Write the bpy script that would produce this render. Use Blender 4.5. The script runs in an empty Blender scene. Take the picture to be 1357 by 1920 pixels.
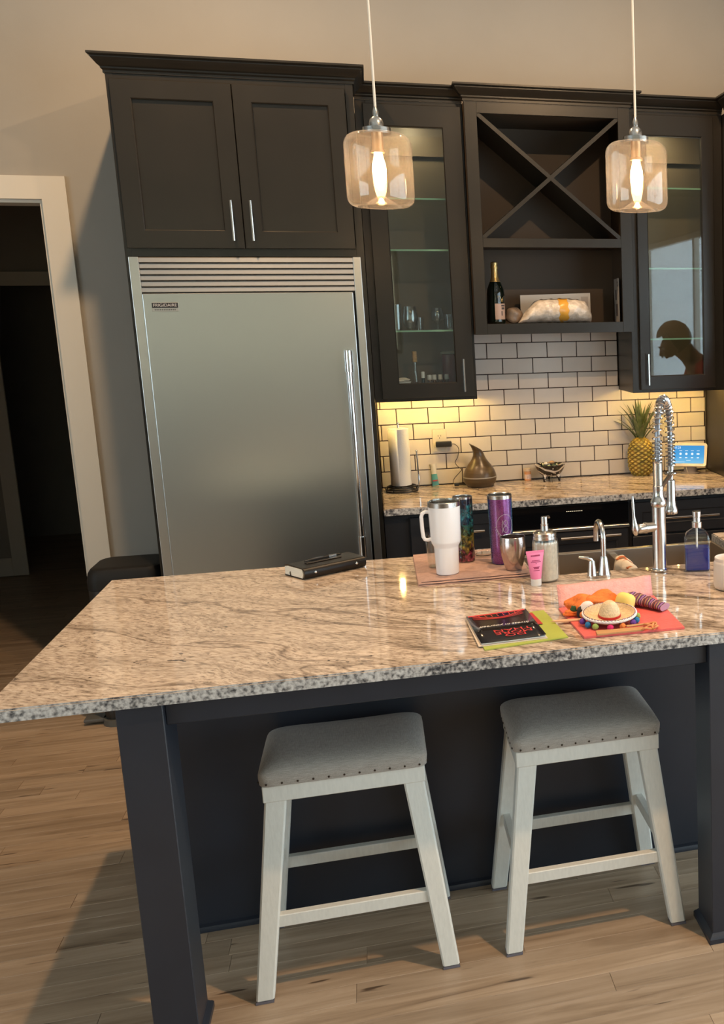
import bpy, bmesh, math, random
from mathutils import Vector, Matrix
R = math.radians
S = bpy.context.scene
COL = S.collection
random.seed(11)

# ------------------------------------------------------------------ camera
cam_d = bpy.data.cameras.new('camera')
cam = bpy.data.objects.new('camera', cam_d); COL.objects.link(cam); S.camera = cam
F_PX, CX, CY, W_PX, H_PX = 1937.63, 1293.87, 957.63, 1357, 1920
cam_d.sensor_fit = 'VERTICAL'; cam_d.sensor_height = 24.0; cam_d.sensor_width = 24.0
cam_d.lens = 24.0 * F_PX / H_PX
cam_d.shift_x = -(CX - W_PX / 2) / H_PX
cam_d.shift_y = (CY - H_PX / 2) / H_PX
cam_d.clip_start = 0.02; cam_d.clip_end = 60
_y, _p, _r = -0.2944, -0.184, -0.0161
_f = Vector((-math.sin(_y) * math.cos(_p), math.cos(_y) * math.cos(_p), math.sin(_p)))
_rt = Vector((math.cos(_y), math.sin(_y), 0)); _up = _rt.cross(_f)
_rt2 = math.cos(_r) * _rt + math.sin(_r) * _up; _up2 = -math.sin(_r) * _rt + math.cos(_r) * _up
M = Matrix(((_rt2.x, _up2.x, -_f.x), (_rt2.y, _up2.y, -_f.y), (_rt2.z, _up2.z, -_f.z)))
cam.matrix_world = Matrix.Translation((-0.1802, -5.4413, 1.7398)) @ M.to_4x4()

# ------------------------------------------------------------------ world, lights, exposure
W = bpy.data.worlds.new('dusk_sky'); S.world = W; W.use_nodes = True
bg = W.node_tree.nodes['Background']
bg.inputs['Color'].default_value = (0.76, 0.89, 1.0, 1); bg.inputs['Strength'].default_value = 6.2
S.view_settings.view_transform = 'Standard'; S.view_settings.look = 'None'
S.view_settings.gamma = 1.0; S.view_settings.use_curve_mapping = False
S.view_settings.exposure = 0.05
S.cycles.max_bounces = 8; S.cycles.diffuse_bounces = 4; S.cycles.glossy_bounces = 4
S.cycles.transmission_bounces = 6; S.cycles.transparent_max_bounces = 24
S.cycles.caustics_reflective = False; S.cycles.caustics_refractive = False
S.cycles.sample_clamp_indirect = 4.0

def light(name, kind, loc, energy, color, size=.1, rot=None, size_y=None):
    d = bpy.data.lights.new(name, kind); d.energy = energy; d.color = color
    if kind == 'AREA':
        d.size = size
        if size_y: d.shape = 'RECTANGLE'; d.size_y = size_y
        else: d.shape = 'DISK'
    elif kind == 'POINT': d.shadow_soft_size = size
    elif kind == 'SPOT': d.shadow_soft_size = size
    o = bpy.data.objects.new(name, d); o.location = loc
    if rot: o.rotation_euler = rot
    COL.objects.link(o); return o

WARM = (1.0, .64, .34)
light('ceiling_can_light', 'AREA', (-.80, -1.35, 3.70), 46, WARM, .07)
light('ceiling_can_light', 'AREA', (1.15, -1.35, 3.70), 32, WARM, .07)
light('ceiling_can_light', 'AREA', (1.15, -3.75, 3.70), 74, WARM, .09)
# daylight portals in the window openings (they only guide sky light into the room)
for loc, rot, sx, sy in (((-2.3, -8.95, 2.0), (R(90), 0, 0), 5.1, 1.3), ((-4.95, -5.75, 1.75), (R(90), 0, R(-90)), 4.5, 1.8), ((3.15, -5.2, 1.4), (R(90), 0, R(90)), 6.5, 2.6)):
    o = light('window_portal', 'AREA', loc, 1, (1, 1, 1), sx, rot, sy); o.data.cycles.is_portal = True

# ------------------------------------------------------------------ materials
def lin(r, g, b):
    return tuple(((c / 255) / 12.92 if c / 255 < .04045 else ((c / 255 + .055) / 1.055) ** 2.4) for c in (r, g, b))

def mat(name):
    m = bpy.data.materials.new(name); m.use_nodes = True
    nt = m.node_tree
    return m, nt, nt.nodes['Principled BSDF'], nt.nodes, nt.links

def P(name, col, rough=.5, metal=0., spec=.5, noise=0., nscale=20., bump=0., bscale=60., stretch=(1, 1, 1), coat=0., sub=0., emit=None, estr=0.):
    m, nt, b, N, L = mat(name)
    b.inputs['Base Color'].default_value = (*col, 1); b.inputs['Roughness'].default_value = rough
    b.inputs['Metallic'].default_value = metal; b.inputs['Specular IOR Level'].default_value = spec
    b.inputs['Coat Weight'].default_value = coat
    if sub: b.inputs['Subsurface Weight'].default_value = sub; b.inputs['Subsurface Radius'].default_value = (.01, .006, .004)
    if emit: b.inputs['Emission Color'].default_value = (*emit, 1); b.inputs['Emission Strength'].default_value = estr
    if noise or bump:
        tc = N.new('ShaderNodeTexCoord'); mp = N.new('ShaderNodeMapping'); mp.inputs['Scale'].default_value = stretch
        L.new(tc.outputs['Object'], mp.inputs['Vector'])
    if noise:
        t = N.new('ShaderNodeTexNoise'); t.inputs['Scale'].default_value = nscale; t.inputs['Detail'].default_value = 5
        L.new(mp.outputs[0], t.inputs['Vector'])
        r = N.new('ShaderNodeMapRange'); r.inputs['From Min'].default_value = .3; r.inputs['From Max'].default_value = .7
        r.inputs['To Min'].default_value = 1 - noise; r.inputs['To Max'].default_value = 1 + noise
        L.new(t.outputs['Fac'], r.inputs['Value'])
        x = N.new('ShaderNodeVectorMath'); x.operation = 'SCALE'; x.inputs[0].default_value = col
        L.new(r.outputs[0], x.inputs['Scale']); L.new(x.outputs[0], b.inputs['Base Color'])
    if bump:
        t = N.new('ShaderNodeTexNoise'); t.inputs['Scale'].default_value = bscale; t.inputs['Detail'].default_value = 4
        L.new(mp.outputs[0], t.inputs['Vector'])
        bp = N.new('ShaderNodeBump'); bp.inputs['Strength'].default_value = bump; bp.inputs['Distance'].default_value = .003
        L.new(t.outputs['Fac'], bp.inputs['Height']); L.new(bp.outputs[0], b.inputs['Normal'])
    return m

def ramp(N, stops, interp='LINEAR'):
    r = N.new('ShaderNodeValToRGB'); e = r.color_ramp; e.interpolation = interp
    while len(e.elements) < len(stops): e.elements.new(.5)
    for el, (p, c) in zip(e.elements, stops):
        el.position = p; el.color = (*c, 1)
    return r

def thin_glass(name, tint, base=.05, graze=.75, rough=.02, haze=0., hazecol=(1, .8, .6)):
    m, nt, b, N, L = mat(name); N.remove(b)
    out = N['Material Output']
    tr = N.new('ShaderNodeBsdfTransparent'); tr.inputs['Color'].default_value = (*tint, 1)
    gl = N.new('ShaderNodeBsdfGlossy'); gl.inputs['Roughness'].default_value = rough; gl.inputs['Color'].default_value = (1, 1, 1, 1)
    lw = N.new('ShaderNodeLayerWeight'); lw.inputs['Blend'].default_value = .5
    p = N.new('ShaderNodeMath'); p.operation = 'POWER'; p.inputs[1].default_value = 3.5
    L.new(lw.outputs['Facing'], p.inputs[0])
    mr = N.new('ShaderNodeMapRange'); mr.inputs['To Min'].default_value = base; mr.inputs['To Max'].default_value = graze
    L.new(p.outputs[0], mr.inputs['Value'])
    mx = N.new('ShaderNodeMixShader'); L.new(mr.outputs[0], mx.inputs['Fac'])
    L.new(tr.outputs[0], mx.inputs[1]); L.new(gl.outputs[0], mx.inputs[2])
    res = mx
    if haze:
        ts = N.new('ShaderNodeBsdfTranslucent'); ts.inputs['Color'].default_value = (*hazecol, 1)
        m2 = N.new('ShaderNodeMixShader'); m2.inputs['Fac'].default_value = haze
        L.new(mx.outputs[0], m2.inputs[1]); L.new(ts.outputs[0], m2.inputs[2]); res = m2
    L.new(res.outputs[0], out.inputs['Surface'])
    return m

def granite():
    m, nt, b, N, L = mat('granite')
    g = N.new('ShaderNodeNewGeometry')
    mp = N.new('ShaderNodeMapping'); mp.inputs['Rotation'].default_value = (0, 0, R(36)); L.new(g.outputs['Position'], mp.inputs['Vector'])
    def noise(vec, scale, det, rough=.55, dist=0.):
        n = N.new('ShaderNodeTexNoise'); n.inputs['Scale'].default_value = scale; n.inputs['Detail'].default_value = det; n.inputs['Roughness'].default_value = rough; n.inputs['Distortion'].default_value = dist; L.new(vec, n.inputs['Vector']); return n
    def mapping(vec, sc):
        q = N.new('ShaderNodeMapping'); q.inputs['Scale'].default_value = sc; L.new(vec, q.inputs['Vector']); return q.outputs[0]
    def mixmul(a, c, f):
        q = N.new('ShaderNodeMixRGB'); q.blend_type = 'MULTIPLY'; q.inputs['Fac'].default_value = f; L.new(a, q.inputs[1]); L.new(c, q.inputs[2]); return q.outputs[0]
    wn = noise(mp.outputs[0], 1.7, 2)
    ws = N.new('ShaderNodeVectorMath'); ws.operation = 'SUBTRACT'; ws.inputs[1].default_value = (.5, .5, .5); L.new(wn.outputs['Color'], ws.inputs[0])
    wc = N.new('ShaderNodeVectorMath'); wc.operation = 'SCALE'; wc.inputs['Scale'].default_value = .22; L.new(ws.outputs[0], wc.inputs[0])
    wa = N.new('ShaderNodeVectorMath'); wa.operation = 'ADD'; L.new(mp.outputs[0], wa.inputs[0]); L.new(wc.outputs[0], wa.inputs[1])
    V = wa.outputs[0]
    # short directional grain
    n1 = noise(mapping(V, (42, 130, 130)), 1, 5, .62, .4)
    r1 = ramp(N, [(.28, (.17, .135, .11)), (.40, (.37, .30, .24)), (.50, (.57, .47, .38)), (.64, (.70, .60, .50))]); L.new(n1.outputs['Fac'], r1.inputs['Fac'])
    # broad flowing bands
    n2 = noise(mapping(V, (2.2, 15, 15)), 1, 5, .6)
    r2 = ramp(N, [(.30, (.45, .42, .40)), (.41, (.78, .76, .74)), (.50, (1, 1, 1)), (.64, (1.06, 1.04, 1.02))]); L.new(n2.outputs['Fac'], r2.inputs['Fac'])
    c = mixmul(r1.outputs[0], r2.outputs[0], .68)
    n6 = noise(mapping(V, (3.0, 30, 30)), 1, 5, .6, .3)
    r6 = ramp(N, [(.33, (.22, .20, .19)), (.43, (.62, .59, .56)), (.50, (1, 1, 1))]); L.new(n6.outputs['Fac'], r6.inputs['Fac'])
    sx_ = N.new('ShaderNodeSeparateXYZ'); L.new(g.outputs['Position'], sx_.inputs[0])
    mk = N.new('ShaderNodeMapRange'); mk.inputs['From Min'].default_value = -.55; mk.inputs['From Max'].default_value = .0; mk.inputs['To Min'].default_value = .05; mk.inputs['To Max'].default_value = .9; L.new(sx_.outputs['X'], mk.inputs['Value'])
    q6 = N.new('ShaderNodeMixRGB'); q6.blend_type = 'MULTIPLY'; L.new(mk.outputs[0], q6.inputs['Fac']); L.new(c, q6.inputs[1]); L.new(r6.outputs[0], q6.inputs[2]); c = q6.outputs[0]
    # long thin dark veins
    n3 = noise(mapping(V, (.9, 3.6, 3.6)), 1, 3)
    a = N.new('ShaderNodeMath'); a.operation = 'SUBTRACT'; a.inputs[1].default_value = .53; L.new(n3.outputs['Fac'], a.inputs[0])
    ab = N.new('ShaderNodeMath'); ab.operation = 'ABSOLUTE'; L.new(a.outputs[0], ab.inputs[0])
    nb = noise(V, 14, 3); ad = N.new('ShaderNodeMath'); ad.operation = 'MULTIPLY_ADD'; ad.inputs[1].default_value = .012; L.new(nb.outputs['Fac'], ad.inputs[0]); L.new(ab.outputs[0], ad.inputs[2])
    r3 = ramp(N, [(.005, (.30, .27, .25)), (.0095, (.60, .56, .53)), (.018, (1, 1, 1))]); L.new(ad.outputs[0], r3.inputs['Fac'])
    c = mixmul(c, r3.outputs[0], .85)
    # black mineral flecks, sparse
    n4 = noise(mapping(V, (45, 80, 80)), 1, 2); n5 = noise(V, 7, 2)
    sm = N.new('ShaderNodeMath'); sm.operation = 'MULTIPLY_ADD'; sm.inputs[1].default_value = .6; L.new(n5.outputs['Fac'], sm.inputs[0]); L.new(n4.outputs['Fac'], sm.inputs[2])
    sc = N.new('ShaderNodeMath'); sc.operation = 'MULTIPLY'; sc.inputs[1].default_value = .8; L.new(sm.outputs[0], sc.inputs[0])
    r4 = ramp(N, [(.835, (1, 1, 1)), (.86, (.10, .09, .09))]); L.new(sc.outputs[0], r4.inputs['Fac'])
    c = mixmul(c, r4.outputs[0], .92)
    L.new(c, b.inputs['Base Color'])
    b.inputs['Roughness'].default_value = .06; b.inputs['Specular IOR Level'].default_value = .5
    return m, b, N, L, None

def granite_edge():
    m, nt, b, N, L = mat('granite_chiselled_edge')
    g = N.new('ShaderNodeNewGeometry')
    n4 = N.new('ShaderNodeTexNoise'); n4.inputs['Scale'].default_value = 95; n4.inputs['Detail'].default_value = 5; L.new(g.outputs['Position'], n4.inputs['Vector'])
    n5 = N.new('ShaderNodeTexNoise'); n5.inputs['Scale'].default_value = 6; n5.inputs['Detail'].default_value = 2; L.new(g.outputs['Position'], n5.inputs['Vector'])
    ad = N.new('ShaderNodeMath'); ad.operation = 'MULTIPLY_ADD'; ad.inputs[1].default_value = .45; L.new(n5.outputs['Fac'], ad.inputs[0]); L.new(n4.outputs['Fac'], ad.inputs[2])
    r = ramp(N, [(.55, (.045, .045, .05)), (.66, (.22, .21, .20)), (.76, (.42, .40, .38)), (.90, (.56, .54, .51))]); L.new(ad.outputs[0], r.inputs['Fac'])
    L.new(r.outputs[0], b.inputs['Base Color']); b.inputs['Roughness'].default_value = .3
    bp = N.new('ShaderNodeBump'); bp.inputs['Strength'].default_value = .6; bp.inputs['Distance'].default_value = .004
    L.new(n4.outputs['Fac'], bp.inputs['Height']); L.new(bp.outputs[0], b.inputs['Normal'])
    return m

def oak():
    m, nt, b, N, L = mat('oak_plank')
    oi = N.new('ShaderNodeObjectInfo'); g = N.new('ShaderNodeNewGeometry')
    ofs = N.new('ShaderNodeVectorMath'); ofs.operation = 'MULTIPLY_ADD'; ofs.inputs[1].default_value = (13, 7, 5)
    L.new(oi.outputs['Random'], ofs.inputs[0]); L.new(g.outputs['Position'], ofs.inputs[2])
    st = N.new('ShaderNodeMapping'); st.inputs['Scale'].default_value = (2.2, 26, 26); L.new(ofs.outputs[0], st.inputs['Vector'])
    n1 = N.new('ShaderNodeTexNoise'); n1.inputs['Scale'].default_value = 1; n1.inputs['Detail'].default_value = 7; n1.inputs['Roughness'].default_value = .62; n1.inputs['Distortion'].default_value = .8; L.new(st.outputs[0], n1.inputs['Vector'])
    r1 = ramp(N, [(.24, (.16, .105, .066)), (.38, (.31, .22, .145)), (.56, (.41, .30, .205)), (.75, (.49, .37, .27))]); L.new(n1.outputs['Fac'], r1.inputs['Fac'])
    # per plank tone
    mr = N.new('ShaderNodeMapRange'); mr.inputs['To Min'].default_value = .84; mr.inputs['To Max'].default_value = 1.1; L.new(oi.outputs['Random'], mr.inputs['Value'])
    x = N.new('ShaderNodeVectorMath'); x.operation = 'SCALE'; L.new(r1.outputs[0], x.inputs[0]); L.new(mr.outputs[0], x.inputs['Scale'])
    # knots / mineral streaks
    st2 = N.new('ShaderNodeMapping'); st2.inputs['Scale'].default_value = (6, 40, 40); L.new(ofs.outputs[0], st2.inputs['Vector'])
    n2 = N.new('ShaderNodeTexNoise'); n2.inputs['Scale'].default_value = 1; n2.inputs['Detail'].default_value = 1; L.new(st2.outputs[0], n2.inputs['Vector'])
    r2 = ramp(N, [(.235, (.16, .12, .10)), (.285, (1, 1, 1))]); L.new(n2.outputs['Fac'], r2.inputs['Fac'])
    mul = N.new('ShaderNodeMixRGB'); mul.blend_type = 'MULTIPLY'; mul.inputs['Fac'].default_value = .85
    L.new(x.outputs[0], mul.inputs[1]); L.new(r2.outputs[0], mul.inputs[2])
    L.new(mul.outputs[0], b.inputs['Base Color'])
    b.inputs['Roughness'].default_value = .34; b.inputs['Specular IOR Level'].default_value = .45
    bp = N.new('ShaderNodeBump'); bp.inputs['Strength'].default_value = .12; bp.inputs['Distance'].default_value = .002
    L.new(n1.outputs['Fac'], bp.inputs['Height']); L.new(bp.outputs[0], b.inputs['Normal'])
    return m

def steel(name, col=(.56, .55, .53), rough=.3, axis=(1, 1, 90), amt=.08):
    m, nt, b, N, L = mat(name)
    b.inputs['Base Color'].default_value = (*col, 1); b.inputs['Metallic'].default_value = 1
    tc = N.new('ShaderNodeTexCoord'); mp = N.new('ShaderNodeMapping'); mp.inputs['Scale'].default_value = axis; L.new(tc.outputs['Object'], mp.inputs['Vector'])
    n = N.new('ShaderNodeTexNoise'); n.inputs['Scale'].default_value = 14; n.inputs['Detail'].default_value = 3; L.new(mp.outputs[0], n.inputs['Vector'])
    mr = N.new('ShaderNodeMapRange'); mr.inputs['To Min'].default_value = rough - amt; mr.inputs['To Max'].default_value = rough + amt; L.new(n.outputs['Fac'], mr.inputs['Value'])
    L.new(mr.outputs[0], b.inputs['Roughness'])
    return m

CAB = P('espresso_painted_wood', (.0150, .0124, .0090), .28, noise=.10, nscale=6, bump=.04, bscale=120)
CABIN = P('cabinet_interior', (.12, .092, .062), .5)
EDGEG = P('green_glass_edge', (.20, .36, .24), .15)
WINEIN = P('brown_cabinet_interior', (.075, .045, .024), .5)
ISL = P('navy_charcoal_paint', (.019, .022, .031), .40, noise=.08, nscale=8, bump=.05, bscale=150)
WALL = P('greige_wall_paint', (.355, .335, .30), .75, noise=.02, nscale=5, bump=.06, bscale=220)
CEIL = P('white_ceiling_paint', (.72, .70, .66), .8)
TRIM = P('cream_trim_paint', (.70, .66, .58), .42)
TILE = P('white_glazed_tile', (.66, .60, .55), .18, noise=.03, nscale=9)
GROUT = P('dark_brown_grout', (.035, .018, .016), .9)
STEEL = steel('brushed_stainless', amt=.02)
FRIDGE = steel('fridge_brushed_steel', (.50, .51, .50), .30, (1, 1, 60), .008)
NICKEL = steel('brushed_nickel', (.62, .60, .57), .22, (1, 1, 30), .05)
CHROME = P('polished_chrome', (.72, .72, .72), .1, 1)
DARKM = P('dark_iron', (.035, .033, .03), .4, .8)
BLACK = P('black_plastic', (.012, .012, .012), .35)
BLKGLASS = P('black_glass', (.004, .004, .005), .05, spec=.6)
WHITE = P('white_plastic', (.75, .74, .72), .3)
OAK = oak()
GRAN = granite()[0]
EDGE = granite_edge()
PANE = thin_glass('clear_pane', (.93, .96, .95), .05, .8)
CLEAR = thin_glass('clear_glass', (.96, .97, .96), .06, .9)
SHELFG = thin_glass('green_glass_shelf', (.90, .95, .91), .08, .8)
GLAREGLASS = thin_glass('pendant_glass', (.98, .95, .92), .06, .85, .015, haze=.075, hazecol=(1, .88, .76))  # translucent haze puts the bulb's glare into the glass
def emis(name, col, s):
    m, nt, b, N, L = mat(name); N.remove(b)
    e = N.new('ShaderNodeEmission'); e.inputs['Color'].default_value = (*col, 1); e.inputs['Strength'].default_value = s
    L.new(e.outputs[0], N['Material Output'].inputs['Surface']); return m
BULB = emis('glowing_filament_bulb', (1.0, .62, .28), 58)
PUCKE = emis('led_puck_lens', (1.0, .64, .18), 1100)
PUCKI = emis('cabinet_puck_lens', (1.0, .80, .48), 170)
def shade_mat():
    m, nt, b, N, L = mat('sheer_shade'); N.remove(b)
    tr = N.new('ShaderNodeBsdfTransparent'); tr.inputs['Color'].default_value = (.66, .58, .45, 1)
    df = N.new('ShaderNodeBsdfDiffuse'); df.inputs['Color'].default_value = (.5, .5, .48, 1)
    mx = N.new('ShaderNodeMixShader'); mx.inputs['Fac'].default_value = .2; L.new(tr.outputs[0], mx.inputs[1]); L.new(df.outputs[0], mx.inputs[2])
    L.new(mx.outputs[0], N['Material Output'].inputs['Surface']); return m
SHADE = shade_mat()

# ------------------------------------------------------------------ mesh helpers
def box(bm, x0, x1, y0, y1, z0, z1, bev=0., seg=1):
    v = [bm.verts.new(p) for p in ((x0, y0, z0), (x1, y0, z0), (x1, y1, z0), (x0, y1, z0), (x0, y0, z1), (x1, y0, z1), (x1, y1, z1), (x0, y1, z1))]
    fs = [bm.faces.new([v[i] for i in q]) for q in ((0, 3, 2, 1), (4, 5, 6, 7), (0, 1, 5, 4), (1, 2, 6, 5), (2, 3, 7, 6), (3, 0, 4, 7))]
    if bev:
        es = list({e for f in fs for e in f.edges})
        bmesh.ops.bevel(bm, geom=es, offset=bev, segments=seg, affect='EDGES', profile=.5)
    return v

def hexa(bm, lo, hi, bev=0., seg=1):
    """eight corners: four low points then four high points, both anticlockwise"""
    v = [bm.verts.new(p) for p in (*lo, *hi)]
    fs = [bm.faces.new([v[i] for i in q]) for q in ((0, 3, 2, 1), (4, 5, 6, 7), (0, 1, 5, 4), (1, 2, 6, 5), (2, 3, 7, 6), (3, 0, 4, 7))]
    if bev:
        bmesh.ops.bevel(bm, geom=list({e for f in fs for e in f.edges}), offset=bev, segments=seg, affect='EDGES', profile=.5)

def lathe(bm, prof, n=24, c=(0, 0, 0), cap0=True, cap1=True, sx=1., sy=1.):
    rings = []
    for r, z in prof:
        rings.append([bm.verts.new((c[0] + sx * r * math.cos(2 * math.pi * i / n), c[1] + sy * r * math.sin(2 * math.pi * i / n), c[2] + z)) for i in range(n)])
    for a, b in zip(rings, rings[1:]):
        for i in range(n):
            bm.faces.new((a[i], a[(i + 1) % n], b[(i + 1) % n], b[i]))
    if cap0: bm.faces.new(rings[0][::-1])
    if cap1: bm.faces.new(rings[-1])
    return rings

def tube(bm, pts, r, n=10, closed=False, caps=True):
    pts = [Vector(p) for p in pts]; m = len(pts)
    rr = r if isinstance(r, (list, tuple)) else [r] * m
    tg = []
    for i in range(m):
        a = pts[(i - 1) % m] if (closed or i > 0) else pts[i]
        b = pts[(i + 1) % m] if (closed or i < m - 1) else pts[i]
        tg.append((b - a).normalized())
    ref = Vector((0, 0, 1)) if abs(tg[0].z) < .9 else Vector((1, 0, 0))
    nrm = (ref - tg[0] * ref.dot(tg[0])).normalized()
    rings = []
    for i in range(m):
        nrm = (nrm - tg[i] * nrm.dot(tg[i]))
        nrm = nrm.normalized() if nrm.length > 1e-6 else tg[i].orthogonal().normalized()
        bi = tg[i].cross(nrm)
        rings.append([bm.verts.new(pts[i] + rr[i] * (math.cos(2 * math.pi * k / n) * nrm + math.sin(2 * math.pi * k / n) * bi)) for k in range(n)])
    prs = list(zip(rings, rings[1:])) + ([(rings[-1], rings[0])] if closed else [])
    for a, b in prs:
        for k in range(n):
            bm.faces.new((a[k], a[(k + 1) % n], b[(k + 1) % n], b[k]))
    if caps and not closed:
        bm.faces.new(rings[0][::-1]); bm.faces.new(rings[-1])

def prism(bm, poly, a0, a1, axis='z'):
    def p(u, v, w):
        return {'z': (u, v, w), 'y': (u, w, v), 'x': (w, u, v)}[axis]
    lo = [bm.verts.new(p(u, v, a0)) for u, v in poly]; hi = [bm.verts.new(p(u, v, a1)) for u, v in poly]
    bm.faces.new(lo[::-1]); bm.faces.new(hi)
    k = len(poly)
    for i in range(k): bm.faces.new((lo[i], lo[(i + 1) % k], hi[(i + 1) % k], hi[i]))

def ball(bm, c, r, u=12, v=8, s=(1, 1, 1)):
    mt = Matrix.Translation(c) @ Matrix.Diagonal((*s, 1))
    bmesh.ops.create_uvsphere(bm, u_segments=u, v_segments=v, radius=r, matrix=mt)

def rrect(hx, hy, r, k=4):
    out = []
    for cx, cy, a in ((hx - r, hy - r, 0), (-hx + r, hy - r, 90), (-hx + r, -hy + r, 180), (hx - r, -hy + r, 270)):
        for i in range(k + 1):
            t = R(a + 90 * i / k); out.append((cx + r * math.cos(t), cy + r * math.sin(t)))
    return out

def loft(bm, rings, cap0=True, cap1=True):
    rs = [[bm.verts.new(p) for p in ring] for ring in rings]
    n = len(rs[0])
    for a, b in zip(rs, rs[1:]):
        for i in range(n): bm.faces.new((a[i], a[(i + 1) % n], b[(i + 1) % n], b[i]))
    if cap0: bm.faces.new(rs[0][::-1])
    if cap1: bm.faces.new(rs[-1])

def new(): return bmesh.new()

def obj(name, bm, m, parent=None, loc=None, smooth=35, recalc=True, **props):
    if recalc: bmesh.ops.recalc_face_normals(bm, faces=bm.faces)
    me = bpy.data.meshes.new(name); bm.to_mesh(me); bm.free()
    me.materials.append(m)
    if smooth:
        me.polygons.foreach_set('use_smooth', [True] * len(me.polygons))
        me.set_sharp_from_angle(angle=R(smooth))
    o = bpy.data.objects.new(name, me); COL.objects.link(o)
    if smooth and 6 < len(me.polygons) < 500:
        ar = sorted(q.area for q in me.polygons)
        if ar[-1] > 8 * ar[len(ar) // 2]:      # flat faces with rounded edges keep flat shading normals
            wn = o.modifiers.new('weighted', 'WEIGHTED_NORMAL'); wn.keep_sharp = True; wn.weight = 100
    if loc: o.location = loc
    if parent: o.parent = parent
    for k, v in props.items(): o[k] = v
    return o

def inst(src, parent, loc=None, rot=None):
    o = src.copy(); COL.objects.link(o)
    if parent is not None: o.parent = parent
    if loc is not None: o.location = loc
    if rot is not None: o.rotation_euler = rot
    return o

def tag(o, label, cat, group=None):
    o['label'] = label; o['category'] = cat
    if group: o['group'] = group
    return o

def thing(name, label, cat, loc=(0, 0, 0), rotz=0., group=None):
    o = bpy.data.objects.new(name, None); o.empty_display_size = .05; COL.objects.link(o)
    o.location = loc; o.rotation_euler = (0, 0, rotz)
    return tag(o, label, cat, group)

def struct(name, bm, m, smooth=0, parent=None):
    o = obj(name, bm, m, parent, smooth=smooth)
    if parent is None: o['kind'] = 'structure'
    return o

def dup(root, loc, label, group, rotz=None):
    r = root.copy(); COL.objects.link(r); r.location = loc
    if rotz is not None: r.rotation_euler = (0, 0, rotz)
    r['label'] = label; r['group'] = group; root['group'] = group
    for ch in list(root.children):
        c = ch.copy(); COL.objects.link(c); c.parent = r
        for g in list(ch.children):
            d = g.copy(); COL.objects.link(d); d.parent = c
    return r

def text(name, body, size, m, parent, loc, rot, depth=.0004, align='CENTER', shear=0.):
    cu = bpy.data.curves.new(name, 'FONT'); cu.body = body; cu.size = size; cu.extrude = depth
    cu.align_x = align; cu.align_y = 'CENTER'; cu.shear = shear
    tmp = bpy.data.objects.new('tmp', cu); COL.objects.link(tmp)
    bpy.context.view_layer.update()
    me = bpy.data.meshes.new_from_object(tmp.evaluated_get(bpy.context.evaluated_depsgraph_get()))
    bpy.data.objects.remove(tmp); me.name = name
    me.materials.clear(); me.materials.append(m)
    o = bpy.data.objects.new(name, me); COL.objects.link(o); o.parent = parent; o.location = loc; o.rotation_euler = rot
    return o

# ------------------------------------------------------------------ room shell
H = 4.0
bm = new()
box(bm, -5.0, -1.535, 0, .14, -.05, H); box(bm, -1.535, 2.6, 0, .14, 2.309, H)
# left of doorway is cut below (opening X -2.45 .. -1.535)
bm.free()
bm = new()
box(bm, -5.0, -2.45, 0, .14, -.05, H); box(bm, -2.45, -1.535, 0, .14, 2.309, H); box(bm, -1.535, 3.2, 0, .14, -.05, H)
wall_back = struct('wall_back', bm, WALL)
bm = new(); box(bm, -5.14, -5.0, -9.0, -8.0, -.05, H); box(bm, -5.14, -5.0, -3.5, 4.6, -.05, H); box(bm, -5.14, -5.0, -8.0, -3.5, -.05, .85); box(bm, -5.14, -5.0, -8.0, -3.5, 2.65, H); struct('wall_left', bm, WALL)
# right wall with a wide glazed opening
bm = new()
box(bm, 3.2, 3.34, -9, -8.4, -.05, H); box(bm, 3.2, 3.34, -2.0, .14, -.05, H); box(bm, 3.2, 3.34, -8.4, -2.0, -.05, .12); box(bm, 3.2, 3.34, -8.4, -2.0, 2.65, H)
struct('wall_right', bm, WALL)
# front wall behind the camera; unseen window shaped for the refrigerator's reflection
bm = new()
box(bm, -5, -4.85, -9.14, -9, -.05, H); box(bm, .22, 3.34, -9.14, -9, -.05, H)
box(bm, -4.85, .22, -9.14, -9, -.05, 1.35); box(bm, -4.85, .22, -9.14, -9, 2.65, H)
struct('wall_front', bm, WALL)
bm = new(); box(bm, -5.14, 3.34, -9.14, 4.6, H, H + .1); struct('ceiling', bm, CEIL)
# windows
def window(n, axis, a0, a1, z0, z1, c):
    root = None
    bm = new()
    def b(u0, u1, w0, w1, d0, d1):
        if axis == 'y': box(bm, u0, u1, c + d0, c + d1, w0, w1)
        else: box(bm, c + d0, c + d1, u0, u1, w0, w1)
    k = 3
    b(a0, a1, z0, z0 + .06, -.03, .03); b(a0, a1, z1 - .06, z1, -.03, .03)
    for i in range(k + 1):
        u = a0 + (a1 - a0 - .06) * i / k; b(u, u + .06, z0 + .06, z1 - .06, -.03, .03)
    fr = struct('window_%d' % n, bm, TRIM)
    bm = new()
    if axis == 'y': box(bm, a0 + .02, a1 - .02, c - .003, c + .003, z0 + .02, z1 - .02)
    else: box(bm, c - .003, c + .003, a0 + .02, a1 - .02, z0 + .02, z1 - .02)
    obj('pane', bm, PANE, fr, smooth=0)
    return fr
w1_ = window(1, 'y', -4.85, .22, 1.35, 2.65, -9.07)
bm = new(); box(bm, -4.84, .21, -8.995, -8.993, 1.36, 2.64); obj('added_roller_shade', bm, SHADE, w1_, smooth=0)  # unseen shade added to dim and warm the sky the refrigerator mirrors
window(3, 'x', -8.0, -3.5, .85, 2.65, -5.07)  # unseen left window, added to lift the fill in the shadows
window(2, 'x', -8.4, -2.0, .12, 2.65, 3.27)
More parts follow.
